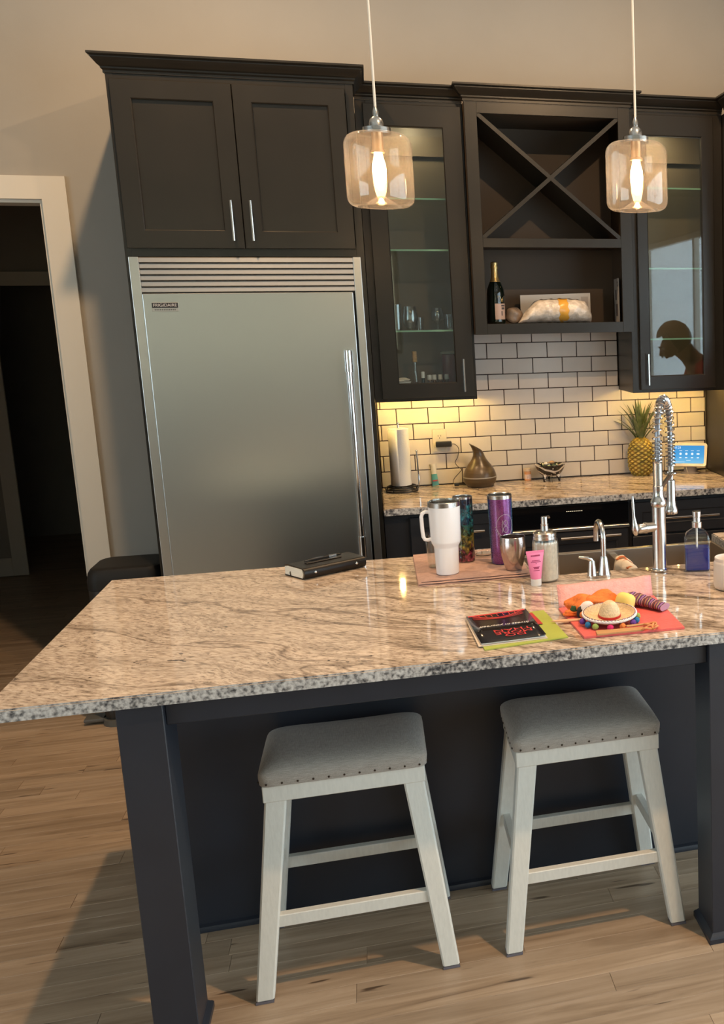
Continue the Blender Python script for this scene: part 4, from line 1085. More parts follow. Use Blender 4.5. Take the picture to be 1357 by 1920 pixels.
bm = new(); lathe(bm, [(.043, 0), (.046, .002), (.046, .008), (.0425, .010), (.0425, .013), (.044, .0145), (.044, .020), (.040, .022), (.012, .022)], 36); obj('disc', bm, BLACK, t)
bm = new(); lathe(bm, [(.0, .0225), (.030, .0225), (.032, .024), (.030, .0245)], 24, cap0=False); obj('top_inset', bm, P('dark_grey', (.06, .06, .06), .3), t)

# ---- paper goods
def quad_thing(name, label, cat, pts, z, th, m, group=None):
    bm = new(); prism(bm, pts, 0, th); o = obj(name, bm, m, None, (0, 0, z), smooth=0); return tag(o, label, cat, group)
GREEN = P('lime_green_card', (.36, .42, .07), .55, noise=.08, nscale=12)
quad_thing('green_folder', 'lime green folder at the bottom of the stack of booklets', 'folder', [(.046, -2.868), (.268, -2.833), (.247, -2.553), (.040, -2.585)], ZI, .003, GREEN)
t = quad_thing('cream_leaflet', 'cream printed leaflet between the black booklet and the green folder', 'leaflet', [(.034, -2.842), (.214, -2.830), (.200, -2.560), (.024, -2.580)], ZI + .0032, .0022, P('cream_paper', (.66, .56, .46), .6))
t = quad_thing('red_card', 'small red card poking out from under the black booklet', 'card', [(.175, -2.70), (.222, -2.70), (.210, -2.580), (.170, -2.585)], ZI + .0056, .0008, P('red_card_stock', (.45, .03, .03), .5))
t = thing('black_booklet', 'glossy black booklet with red lettering on top of the green folder', 'booklet', (.118, -2.700, ZI + .0066), R(3.5))
BB = P('glossy_black_cover', (.012, .009, .009), .16)
bm = new(); box(bm, -.084, .084, -.131, .131, 0, .0030); obj('pages', bm, P('white_pages', (.70, .68, .66), .6), t, smooth=0)
bm = new(); nb = 8; g_ = []
for j in range(2):
    g_.append([bm.verts.new((-.085 + .170 * i / nb, -.133 + .266 * j, .0034 + .004 * (i / nb) ** 3)) for i in range(nb + 1)])
for i in range(nb): bm.faces.new((g_[0][i], g_[0][i + 1], g_[1][i + 1], g_[1][i]))
cv = obj('cover', bm, BB, t, smooth=60); mdf = cv.modifiers.new('thick', 'SOLIDIFY'); mdf.thickness = .0008; mdf.offset = 1
RED = P('red_print', (.62, .045, .04), .3); CRM = P('cream_print', (.75, .68, .60), .4)
for k, s_ in enumerate(('DO', 'MORE', 'THAN')):
    o = text('red_lettering', s_, .030, RED, t, (.012, -.093 + .024 * k, .0064), (0, R(.9), R(180)), .0003)
    o.scale = (1.25, .95, 1)
    vv = o.data.vertices
o = text('cream_lettering', 'Invest in yourself', .0195, CRM, t, (.002, .006, .0064), (0, R(.9), R(178)), .0003, shear=.3)
bm = new()
for k in range(4):
    tube(bm, [(-.070 + .14 * i / 14, .122 - .010 * k - (.034 - .006 * k) * math.sin(math.pi * i / 14), .0048 + .004 * (i / 14) ** 3) for i in range(15)], .0012 + .0006 * (k == 0), 5)
for i in range(7): tube(bm, [(-.052 + .017 * i, .120, .0052 + .0005 * i), (-.047 + .016 * i, .100, .0052 + .0005 * i)], .0012, 5)
box(bm, -.080, .080, .120, .131, .0042, .0048)
for v in bm.verts:
    v.co.z = .0044 + .004 * max(0, (v.co.x + .085) / .17) ** 3 + (v.co.z - .0044) * .12
obj('red_artwork', bm, RED, t)

# ---- package with the sombrero
CORAL = P('coral_mailer', (.72, .13, .12), .45, noise=.05, nscale=40, bump=.35, bscale=110)
t = thing('coral_mailer', 'open coral pink padded mailer lying on the island', 'mailer', (0, 0, ZI))
bm = new(); prism(bm, [(.306, -2.856), (.580, -2.863), (.586, -2.520), (.290, -2.560)], 0, .006)
bmesh.ops.subdivide_edges(bm, edges=bm.edges[:], cuts=3, use_grid_fill=True); obj('pouch', bm, CORAL, t, smooth=60)
bm = new(); nx, ny = 10, 8; rows = []
for j in range(ny + 1):
    v_ = j / ny; row = []
    for i in range(nx + 1):
        u_ = i / nx
        x_ = .292 + (.583 - .292) * u_ + .006 * v_; y_ = -2.558 + .040 * u_ + (.045 + .02 * (1 - u_)) * v_; z_ = .004 + .052 * v_ ** .85 + .0015 * math.sin(i * 2 + j)
        row.append(bm.verts.new((x_, y_, z_)))
    rows.append(row)
for a_, c_ in zip(rows, rows[1:]):
    for i in range(nx): bm.faces.new((a_[i], a_[i + 1], c_[i + 1], c_[i]))
fl = obj('flap', bm, P('pale_pink_bubble_lining', (.72, .34, .33), .45, noise=.10, nscale=80, bump=.8, bscale=160), t, smooth=60); fl['label'] = 'paler bubble-lined flap standing up'
mdf = fl.modifiers.new('thick', 'SOLIDIFY'); mdf.thickness = .004; mdf.offset = 0
ZP = ZI + .0068
# toy sombrero
STRAW = P('woven_straw', (.68, .52, .32), .8, noise=.16, nscale=150, bump=.7, bscale=260)
t = thing('toy_sombrero', 'miniature straw sombrero with red band and coloured pompoms on the coral mailer', 'hat', (.398, -2.752, ZP + .014), 0)
t.rotation_euler = (R(7), R(0), 0)
bm = new(); n_ = 40
rings = []
for r_, z_ in ((.030, .004), (.036, .0035), (.050, .002), (.060, .004), (.066, .010), (.070, .017), (.0715, .017), (.0685, .009), (.062, .0015), (.050, -.001), (.030, .0005)):
    rings.append([(r_ * math.cos(2 * math.pi * k / n_), r_ * .92 * math.sin(2 * math.pi * k / n_), z_) for k in range(n_)])
loft(bm, rings, False, False); obj('brim', bm, STRAW, t, smooth=60)
bm = new(); lathe(bm, [(.0305, .002), (.0300, .012), (.0275, .022), (.0235, .032), (.0180, .041), (.0110, .0465), (.004, .048)], 28); obj('crown', bm, STRAW, t, smooth=60)
bm = new(); lathe(bm, [(.0312, .0035), (.0312, .0105), (.0300, .0108)], 28, cap0=False, cap1=False); obj('hat_band', bm, P('red_ribbon', (.50, .015, .02), .5), t)
def serape(name, stops, axis=0, sc=1.):
    m, nt, b, N, L = mat(name); tc = N.new('ShaderNodeTexCoord'); sp = N.new('ShaderNodeSeparateXYZ'); L.new(tc.outputs['Object'], sp.inputs[0])
    mu = N.new('ShaderNodeMath'); mu.operation = 'MULTIPLY'; mu.inputs[1].default_value = sc; L.new(sp.outputs[axis], mu.inputs[0])
    fr = N.new('ShaderNodeMath'); fr.operation = 'FRACT'; L.new(mu.outputs[0], fr.inputs[0])
    r = ramp(N, stops, 'CONSTANT'); L.new(fr.outputs[0], r.inputs['Fac']); L.new(r.outputs[0], b.inputs['Base Color']); b.inputs['Roughness'].default_value = .9; return m
SER = serape('striped_serape', [(0, (.16, .05, .05)), (.14, (.05, .02, .06)), (.22, (.35, .14, .09)), (.34, (.12, .04, .12)), (.48, (.40, .34, .16)), (.56, (.10, .03, .10)), (.70, (.30, .14, .36)), (.82, (.05, .03, .05)), (.9, (.42, .22, .30))], 0, 28)
bm = new(); pr_ = [(.0665, .0108), (.0710, .0182), (.0722, .0176), (.0690, .0092)]
rings = [[(r_ * math.cos(2 * math.pi * k / n_), r_ * .92 * math.sin(2 * math.pi * k / n_), z_) for k in range(n_)] for r_, z_ in pr_]
loft(bm, rings, False, False); obj('brim_trim', bm, SER, t)
bm = new(); tube(bm, [(.0728 * math.cos(2 * math.pi * k / 96), .0728 * .92 * math.sin(2 * math.pi * k / 96), .0125 + .0012 * (k % 2)) for k in range(96)], [.0034 + .0008 * (k % 2) for k in range(96)], 6, closed=True); obj('white_braid', bm, P('white_braid', (.72, .70, .68), .8), t)
PC = {'purple': (.14, .05, .30), 'blue': (.02, .18, .38), 'green': (.30, .42, .10), 'pink': (.60, .02, .12), 'orange': (.75, .22, .05)}
pm = {k: P('pompom_' + k, v, .95, bump=.8, bscale=300) for k, v in PC.items()}
for i, (a_, c_) in enumerate(((-172, 'purple'), (-150, 'blue'), (-131, 'green'), (-100, 'pink'), (-74, 'orange'), (-46, 'purple'), (-30, 'blue'), (-8, 'green'), (14, 'pink'), (40, 'orange'), (66, 'purple'), (94, 'blue'), (122, 'green'), (150, 'orange'))):
    bm = new(); bmesh.ops.create_icosphere(bm, subdivisions=2, radius=.0092, matrix=Matrix.Translation((.0775 * math.cos(R(a_)), .0775 * .92 * math.sin(R(a_)), .000)))
    for v in bm.verts: v.co += Vector((random.uniform(-1, 1), random.uniform(-1, 1), random.uniform(-1, 1))) * .0007
    o = obj('pompom', bm, pm[c_], t, smooth=60); o['label'] = c_ + ' pompom'
def lump(bm, c, s, seed, u=18, v=12, amp=.16, fr=3.):
    rd = random.Random(seed); ph = [rd.uniform(0, 6.28) for _ in range(6)]
    bmesh.ops.create_uvsphere(bm, u_segments=u, v_segments=v, radius=1, matrix=Matrix.Identity(4))
    for q in bm.verts:
        p_ = q.co.copy(); d_ = 1 + amp * (math.sin(fr * p_.x + ph[0]) * math.sin(fr * p_.y + ph[1]) + .6 * math.sin(2 * fr * p_.z + ph[2] + 2 * p_.x) + .4 * math.sin(3 * fr * p_.y + ph[3]))
        q.co = Vector((c[0] + s[0] * p_.x * d_, c[1] + s[1] * p_.y * d_, max(c[2] + s[2] * p_.z * d_, 0)))
ORG = P('orange_crepe', (.85, .20, .035), .8, noise=.2, nscale=60, bump=.8, bscale=130, stretch=(1, 3, 1))
t = thing('orange_tissue', 'crumpled orange tissue bundle behind the toy sombrero', 'tissue', (.392, -2.640, ZP))
bm = new(); lump(bm, (-.052, .0, .026), (.040, .026, .028), 3, amp=.2); obj('bundle_left', bm, ORG, t, smooth=60)
bm = new(); lump(bm, (.010, -.006, .031), (.048, .028, .030), 8, amp=.2); obj('bundle_right', bm, ORG, t, smooth=60)
bm = new(); lump(bm, (-.080, -.018, .010), (.028, .014, .010), 5, amp=.2); obj('bundle_tail', bm, ORG, t, smooth=60)
t = thing('yellow_bundle', 'soft yellow cloth bundle to the right of the orange tissue', 'cloth', (.462, -2.668, ZP))
bm = new(); lump(bm, (0, 0, .028), (.028, .024, .031), 21, amp=.10); obj('bundle', bm, P('yellow_cloth', (.80, .60, .16), .8), t, smooth=60)
t = thing('white_cloth', 'small white cloth lump between the orange tissue and the hat brim', 'cloth', (.350, -2.672, ZP))
bm = new(); lump(bm, (0, 0, .020), (.024, .018, .022), 31, amp=.08); obj('bundle', bm, P('white_felt', (.74, .66, .64), .9), t, smooth=60)
bm = new(); lump(bm, (-.020, -.008, .014), (.010, .012, .018), 33, amp=.1); obj('dark_edge', bm, P('dark_felt', (.02, .018, .02), .9), t, smooth=60)
bm = new(); lump(bm, (-.030, .012, .022), (.014, .010, .010), 35, amp=.2); obj('green_leaf', bm, P('dark_green_felt', (.03, .08, .03), .9), t, smooth=60)
t = thing('striped_serape', 'small striped purple and tan serape cloth beside the toy sombrero', 'cloth', (.530, -2.640, ZP), R(-48))
bm = new(); rows = []
for i in range(25):
    f = i / 24; rows.append([(-.055 + .125 * f, (.030 - .012 * f + .014 * max(0, f - .8) * 5 * .5) * math.cos(2 * math.pi * k / 14) + .006 * math.sin(f * 5), max(0, .019 - .008 * f + (.019 - .009 * f) * math.sin(2 * math.pi * k / 14) * (1 + .15 * math.sin(k * 2 + i * .9)))) for k in range(14)])
loft(bm, rows); obj('roll', bm, SER, t, smooth=50)
PLY = P('thin_plywood', (.50, .27, .11), .6, noise=.12, nscale=12, stretch=(1, 12, 1))
t = thing('wooden_tag', 'flat wooden tag with ribbon ends lying in front of the toy sombrero', 'tag', (.408, -2.852, ZP), R(2))
bm = new(); prism(bm, [(-.068, -.008), (.052, -.012), (.064, -.004), (.064, .014), (-.064, .026)], 0, .004); obj('board', bm, PLY, t, smooth=0)
bm = new(); box(bm, .020, .085, .020, .030, .0045, .0085, .001); obj('stick', bm, PLY, t)
for k, (cx_, cy_, a_) in enumerate(((.070, -.010, 20), (.092, -.006, 70), (.082, .008, -10))):
    bm = new(); pts = []
    for i in range(20):
        th_ = 2 * math.pi * i / 20; u_, v_ = .017 * math.cos(th_), .0075 * math.sin(th_); pts.append((cx_ + u_ * math.cos(R(a_)) - v_ * math.sin(R(a_)), cy_ + u_ * math.sin(R(a_)) + v_ * math.cos(R(a_)), .006 + .003 * math.sin(2 * th_) + .002 * k))
    tube(bm, pts, .0028, 6, closed=True); obj('ribbon_loop', bm, P('orange_ribbon', (.62, .25, .09), .6), t)
t = thing('straw_stick', 'flat pale peach stick poking out to the left of the coral mailer', 'stick', (.296, -2.700, ZP), R(-4))
bm = new(); prism(bm, [(-.050, .002), (-.020, -.008), (.040, -.009), (.045, .008), (-.02, .010)], 0, .0025); obj('blade', bm, P('peach_wood', (.72, .42, .26), .6), t, smooth=0)

# ------------------------------------------------------------------ things on the back counter
ZC2 = .9145
t = thing('paper_towel_holder', 'black wire paper towel holder with side arm next to the refrigerator', 'paper towel holder', (-.076, -.150, ZC2))
bm = new()
for z_, r_ in ((.004, .076), (.015, .079), (.026, .070)): tube(bm, [(r_ * math.cos(2 * math.pi * i / 32), r_ * math.sin(2 * math.pi * i / 32), z_) for i in range(32)], .0032, 7, closed=True)
for k in range(5):
    a_ = R(72 * k + 20); tube(bm, [(.076 * math.cos(a_), .076 * math.sin(a_), .004), (.070 * math.cos(a_), .070 * math.sin(a_), .026), (.03 * math.cos(a_), .03 * math.sin(a_), .028), (0, 0, .028)], .0026, 6)
obj('base', bm, DARKM, t)
bm = new(); tube(bm, [(0, 0, .026), (0, 0, .335)], .0035, 8); ball(bm, (0, 0, .338), .007, 12, 8); obj('post', bm, CHROME, t)
bm = new(); tube(bm, [(.070, -.01, .026), (.083, -.012, .030), (.084, -.012, .06), (.080, -.012, .195)], .0035, 8); ball(bm, (.080, -.012, .199), .006, 10, 8); obj('side_arm', bm, CHROME, t)
t = thing('paper_towel_roll', 'white paper towel roll standing on the wire holder', 'paper towel', (-.076, -.150, ZC2))
bm = new(); lathe(bm, [(.0195, .0325), (.0480, .0325), (.0485, .034), (.0485, .312), (.0480, .3135), (.0195, .3135), (.0190, .30), (.0190, .05)], 36, cap0=False, cap1=False); obj('roll', bm, P('white_paper_towel', (.72, .70, .66), .95, bump=.3, bscale=240), t)
bm = new(); gr = [[bm.verts.new(((.0492 + .006 * (max(0, i - 5) / 4) ** 2) * math.cos(R(-100 - 12 * i)), (.0492 + .006 * (max(0, i - 5) / 4) ** 2) * math.sin(R(-100 - 12 * i)), z_)) for i in range(10)] for z_ in (.034, .311)]
for i in range(9): bm.faces.new((gr[0][i], gr[0][i + 1], gr[1][i + 1], gr[1][i]))
o = obj('loose_sheet', bm, P('towel_sheet', (.74, .72, .68), .95), t); mdf = o.modifiers.new('thick', 'SOLIDIFY'); mdf.thickness = .0006

t = thing('toothpaste_tube', 'small teal and white tube leaning on the tiles beside the paper towels', 'tube', (.094, -.034, ZC2))
t.rotation_euler = (R(-10), R(-4), 0)
bm = new(); rings = [[(a_ * math.cos(2 * math.pi * k / 20), b_ * math.sin(2 * math.pi * k / 20), z_) for k in range(20)] for a_, b_, z_ in ((.0165, .0015, .001), (.0165, .002, .008), (.0155, .006, .03), (.0140, .0095, .06))]
loft(bm, rings); obj('body', bm, P('teal_tube', (.10, .36, .34), .4), t)
bm = new(); rings = [[(a_ * math.cos(2 * math.pi * k / 20), b_ * math.sin(2 * math.pi * k / 20), z_) for k in range(20)] for a_, b_, z_ in ((.0141, .0096, .0605), (.0145, .0105, .085), (.0135, .012, .098), (.0185, .0125, .112))]
loft(bm, rings); obj('shoulder', bm, P('clear_white_plastic', (.62, .58, .50), .3), t)
bm = new(); box(bm, -.0125, .0125, -.0080, -.0064, .022, .030); obj('stripe', bm, P('red_stripe', (.35, .06, .06), .5), t, smooth=0)

# outlet plates
def outlet(x, z, label, second=True):
    t = thing('outlet_plate', label, 'outlet', (x, -.0092, z), 0, 'outlets in the tiled wall')
    PL = P('ivory_plate', (.66, .60, .50), .35)
    bm = new(); box(bm, -.0355, .0355, -.006, 0, -.058, .058, .003, 2); obj('plate', bm, PL, t)
    for s in (1, -1):
        bm = new(); prism(bm, [(u, v + s * .0195) for u, v in rrect(.0165, .0145, .010, 4)], -.0075, -.0055, 'y'); fc = obj('socket_face', bm, PL, t)
        bm = new()
        for dx in (-.0064, .0064): box(bm, dx - .0012, dx + .0012, -.0080, -.0074, s * .0195 + .000, s * .0195 + .008)
        lathe(bm, [(.0024, 0), (.0024, .0006)], 10); 
        for v in bm.verts[-20:]: v.co = Vector((v.co.x, -.0080 + v.co.z, s * .0195 - .007 + v.co.y))
        obj('slots', bm, BLACK, fc, smooth=0)
    return t
outlet(.128, 1.145, 'ivory outlet plate with a black charger plugged in, left of the diffuser')
outlet(1.318, 1.165, 'ivory outlet plate behind the spring faucet, right of the pineapple')
t = thing('plug_adapter', 'black plug adapter in the lower socket, its cord hanging to the diffuser', 'charger', (.146, -.017, 1.128), 0)
bm = new(); box(bm, -.040, .040, -.034, .0, -.015, .013, .005, 2); obj('body', bm, BLACK, t)
bm = new()
cp = [Vector(p_) for p_ in ((.040, -.017, -.002), (.058, -.018, -.006), (.074, -.020, -.030), (.066, -.020, -.070), (.052, -.020, -.098), (.066, -.021, -.122), (.082, -.021, -.136), (.070, -.022, -.152), (.045, -.024, -.178), (.036, -.030, -.195), (.040, -.040, -.206), (.062, -.055, -.2085))]
def smooth_pts(cp, k=6):
    out = []
    for i in range(len(cp) - 1):
        p0, p1, p2, p3 = cp[max(i - 1, 0)], cp[i], cp[i + 1], cp[min(i + 2, len(cp) - 1)]
        for j in range(k):
            t_ = j / k; out.append(.5 * ((2 * p1) + (p2 - p0) * t_ + (2 * p0 - 5 * p1 + 4 * p2 - p3) * t_ ** 2 + (3 * p1 - p0 - 3 * p2 + p3) * t_ ** 3))
    return out + [cp[-1]]
tube(bm, smooth_pts(cp), .0016, 6); obj('cord', bm, BLACK, t)
bm = new(); box(bm, .038, .062, -.072, -.052, -.2135, -.199, .003, 2); tube(bm, [(.060, -.062, -.2065), (.075, -.075, -.2065), (.095, -.09, -.2060)], .0045, 8); obj('connector', bm, BLACK, t)

# diffuser
t = thing('oil_diffuser', 'dark wood-look pear-shaped oil diffuser with slanted spout on the back counter', 'diffuser', (.310, -.135, ZC2))
def woodlook():
    m, nt, b, N, L = mat('dark_walnut_look'); tc = N.new('ShaderNodeTexCoord'); mp = N.new('ShaderNodeMapping'); mp.inputs['Scale'].default_value = (9, 9, 60); L.new(tc.outputs['Object'], mp.inputs['Vector'])
    n = N.new('ShaderNodeTexNoise'); n.inputs['Scale'].default_value = 1; n.inputs['Detail'].default_value = 5; L.new(mp.outputs[0], n.inputs['Vector'])
    r = ramp(N, [(.3, (.045, .028, .014)), (.7, (.10, .068, .036))]); L.new(n.outputs['Fac'], r.inputs['Fac']); L.new(r.outputs[0], b.inputs['Base Color']); b.inputs['Roughness'].default_value = .28; return m
DW = woodlook()
bm = new(); lathe(bm, [(.060, .0), (.066, .003), (.079, .022), (.0835, .040), (.084, .0465)], 40); obj('base', bm, DW, t, smooth=60)
bm = new(); lathe(bm, [(.0838, .0468), (.0846, .048), (.0846, .051), (.0838, .0522)], 40, cap0=False, cap1=False); obj('light_ring', bm, P('grey_ring', (.30, .28, .25), .3), t)
bm = new(); rings = []
for z_, r_, dx, tl in ((.0525, .0838, 0, 0), (.066, .0805, 0, 0), (.080, .0755, 0, 0), (.095, .0685, 0, 0), (.108, .0600, 0, 0), (.120, .0505, 0, 0), (.132, .0415, 0, 0), (.144, .0345, 0, 0), (.156, .0295, 0, .001), (.168, .0270, -.001, .003), (.180, .0272, -.004, .008), (.190, .0290, -.008, .013), (.199, .0315, -.013, .018), (.202, .0318, -.0145, .0195)):
    rings.append([(dx + r_ * math.cos(2 * math.pi * k / 36), r_ * .95 * math.sin(2 * math.pi * k / 36), z_ - tl * math.cos(2 * math.pi * k / 36)) for k in range(36)])
last = rings[-1]
for q_, dz_ in ((.88, -.001), (.75, -.012), (.55, -.035)): rings.append([(-.0145 + (p_[0] + .0145) * q_, p_[1] * q_, p_[2] + dz_) for p_ in last])
loft(bm, rings, False, True); obj('spout', bm, DW, t, smooth=60)

t = thing('pill_bottle', 'small orange pill bottle with pale cap beside the patterned bowl', 'bottle', (.566, -.045, ZC2))
bm = new(); lathe(bm, [(.016, 0), (.0175, .002), (.0175, .046), (.015, .050)], 24); obj('body', bm, P('amber_plastic', (.62, .30, .14), .25), t)
bm = new(); lathe(bm, [(.0185, .050), (.0195, .051), (.0195, .063), (.018, .065)], 24); obj('cap', bm, P('pale_cap', (.66, .52, .40), .4), t)
bm = new(); lathe(bm, [(.0178, .010), (.0178, .034)], 24, cap0=False, cap1=False); obj('label', bm, P('bottle_label', (.60, .46, .42), .6, noise=.3, nscale=120), t)

# patterned bowl
def talavera():
    m, nt, b, N, L = mat('black_white_glaze'); tc = N.new('ShaderNodeTexCoord')
    v = N.new('ShaderNodeTexVoronoi'); v.feature = 'DISTANCE_TO_EDGE'; v.inputs['Scale'].default_value = 46; L.new(tc.outputs['Object'], v.inputs['Vector'])
    v2 = N.new('ShaderNodeTexVoronoi'); v2.inputs['Scale'].default_value = 62; L.new(tc.outputs['Object'], v2.inputs['Vector'])
    w = N.new('ShaderNodeTexWave'); w.wave_type = 'RINGS'; w.inputs['Scale'].default_value = 9; w.inputs['Distortion'].default_value = 3.5; L.new(tc.outputs['Object'], w.inputs['Vector'])
    r = ramp(N, [(.0, (.01, .01, .01)), (.80, (.01, .01, .01)), (.83, (.62, .56, .50)), (1, (.62, .56, .50))]); L.new(w.outputs['Fac'], r.inputs['Fac'])
    d = ramp(N, [(.20, (.62, .56, .50)), (.24, (0, 0, 0))]); L.new(v2.outputs['Distance'], d.inputs['Fac'])
    mx = N.new('ShaderNodeMixRGB'); mx.blend_type = 'LIGHTEN'; mx.inputs['Fac'].default_value = 1; L.new(r.outputs[0], mx.inputs[1]); L.new(d.outputs[0], mx.inputs[2])
    L.new(mx.outputs[0], b.inputs['Base Color']); b.inputs['Roughness'].default_value = .15; return m
TAL = talavera()
t = thing('patterned_bowl', 'black and white patterned three-legged bowl of wrapped candy', 'bowl', (.678, -.095, ZC2))
bm = new(); lathe(bm, [(.001, .026), (.035, .027), (.056, .040), (.070, .062), (.079, .086), (.0795, .088), (.076, .088), (.066, .064), (.052, .046), (.03, .034), (.001, .033)], 36, cap0=False, cap1=False); obj('bowl_body', bm, TAL, t, smooth=60)
for a_ in (-140, -35, 90):
    bm = new(); cx_, cy_ = .046 * math.cos(R(a_)), .046 * math.sin(R(a_)); tube(bm, [(cx_ * .8, cy_ * .8, .040), (cx_, cy_, .026), (cx_ * 1.08, cy_ * 1.08, .010), (cx_ * 1.1, cy_ * 1.1, .0)], [.013, .011, .007, .005], 10); obj('leg', bm, TAL, t)
rc = random.Random(9)
CC = [('green', (.07, .13, .04)), ('pale green', (.30, .38, .22)), ('orange', (.55, .20, .08)), ('white', (.62, .58, .50)), ('dark green', (.03, .06, .03)), ('tan', (.40, .24, .12))]
CPOS = ((-.040, -.030, .085), (-.012, -.038, .088), (.016, -.034, .092), (.042, -.028, .084), (-.022, .004, .098), (.010, .002, .104))
CLAB = ('green and gold wrapped candy at the left of the bowl', 'pale green wrapped candy in the front of the bowl', 'dark green wrapped candy standing above the bowl rim', 'orange wrapped candy at the right of the bowl', 'white wrapped candy at the back of the bowl', 'tan wrapped candy at the top of the heap in the bowl')
CORD = (0, 1, 4, 2, 3, 5)
for k in range(6):
    cc = CC[CORD[k]][1]; a_ = k * 1.3
    t = thing('candy', CLAB[k], 'candy', (.678 + CPOS[k][0], -.095 + CPOS[k][1], ZC2 + CPOS[k][2] - .012), a_, 'wrapped candies in the bowl')
    CM = P('candy_wrapper', cc, .25, bump=.4, bscale=200)
    bm = new(); ball(bm, (0, 0, .004), .0115, 12, 8, (1.25, .85, .8)); obj('sweet', bm, CM, t)
    for s in (-1, 1):
        bm = new(); hexa(bm, [(s * .012, -.002, .003), (s * .012, .002, .003), (s * .024, .009, .004), (s * .024, -.009, .004)], [(s * .012, -.002, .006), (s * .012, .002, .006), (s * .024, .009, .005), (s * .024, -.009, .005)]); obj('wrapper_end', bm, CM, t)

# pineapple
t = thing('pineapple', 'whole ripe pineapple with spiky green crown on the back counter', 'pineapple', (1.170, -.088, ZC2))
PIN, nt_, b_, N_, L_ = mat('pineapple_rind')
g_ = N_.new('ShaderNodeNewGeometry'); r_ = ramp(N_, [(.44, (.055, .035, .008)), (.49, (.26, .17, .025)), (.54, (.46, .36, .075)), (.60, (.55, .50, .20))]); L_.new(g_.outputs['Pointiness'], r_.inputs['Fac'])
n_z = N_.new('ShaderNodeTexNoise'); n_z.inputs['Scale'].default_value = 30; tc_ = N_.new('ShaderNodeTexCoord'); L_.new(tc_.outputs['Object'], n_z.inputs['Vector'])
r2_ = ramp(N_, [(.35, (.55, .62, .45)), (.65, (1.1, 1.0, .9))]); L_.new(n_z.outputs['Fac'], r2_.inputs['Fac'])
m_ = N_.new('ShaderNodeMixRGB'); m_.blend_type = 'MULTIPLY'; m_.inputs['Fac'].default_value = 1; L_.new(r_.outputs[0], m_.inputs[1]); L_.new(r2_.outputs[0], m_.inputs[2]); L_.new(m_.outputs[0], b_.inputs['Base Color']); b_.inputs['Roughness'].default_value = .5
bm = new(); nu, nv = 104, 84; na = 11; rings = []
for j in range(nv + 1):
    f = j / nv; z_ = .205 * f
    rad = .070 * (max(1e-3, 1 - abs(2 * f - .92) ** 2.8 / 1.32)) ** .5
    row = []
    for i in range(nu):
        th = 2 * math.pi * i / nu
        a_ = th * na / (2 * math.pi) / 1.0 * .5 * 2; rows_ = f * 9
        p1 = math.cos(math.pi * (th / (2 * math.pi) * na + rows_)); p2 = math.cos(math.pi * (th / (2 * math.pi) * na - rows_))
        bump = abs(p1) ** .6 * abs(p2) ** .6
        rr_ = rad * (.925 + .105 * bump) + .004 * (max(0, bump - .9) / .1) * .8
        row.append((rr_ * math.cos(th), rr_ * math.sin(th), z_))
    rings.append(row)
loft(bm, rings); obj('fruit', bm, PIN, t, smooth=70)
def leafmat():
    m, nt, b, N, L = mat('pineapple_leaf'); tc = N.new('ShaderNodeTexCoord'); n = N.new('ShaderNodeTexNoise'); n.inputs['Scale'].default_value = 25; L.new(tc.outputs['Object'], n.inputs['Vector'])
    r = ramp(N, [(.3, (.06, .085, .035)), (.6, (.15, .19, .085)), (.8, (.27, .27, .14))]); L.new(n.outputs['Fac'], r.inputs['Fac']); L.new(r.outputs[0], b.inputs['Base Color']); b.inputs['Roughness'].default_value = .45; return m
LEAF = leafmat(); rl = random.Random(5)
nl = 30
for k in range(nl):
    f = k / (nl - 1); a_ = k * 2.399963 + rl.uniform(-.2, .2)
    ln = .095 + .10 * math.sin(math.pi * min(1, .25 + .65 * f)) + rl.uniform(-.015, .015); tilt = R(74 - 66 * f + rl.uniform(-5, 5)); zb_ = .192 + .050 * f
    bm = new(); seg = 7; up, dn, md_ = [], [], []
    ct, st_ = math.cos(a_), math.sin(a_); pos = Vector((.020 * (1 - f) * ct, .020 * (1 - f) * st_, zb_)); ang = R(90) - tilt * .55
    for s_ in range(seg + 1):
        q = s_ / seg; wd = .0155 * (1 - q ** 1.6) * (1 - .25 * (1 - q)) + .0004
        el = R(90) - tilt * (.45 + .65 * q)
        d_ = Vector((math.cos(el) * ct, math.cos(el) * st_, math.sin(el))); sd = Vector((-st_, ct, 0)); nr = d_.cross(sd)
        up.append(bm.verts.new(pos + sd * wd)); dn.append(bm.verts.new(pos - sd * wd)); md_.append(bm.verts.new(pos + nr * (.28 * wd) * 1))
        pos = pos + d_ * (ln / seg)
    for s_ in range(seg):
        bm.faces.new((up[s_], up[s_ + 1], md_[s_ + 1], md_[s_])); bm.faces.new((md_[s_], md_[s_ + 1], dn[s_ + 1], dn[s_]))
    o = obj('leaf', bm, LEAF, t, smooth=50)

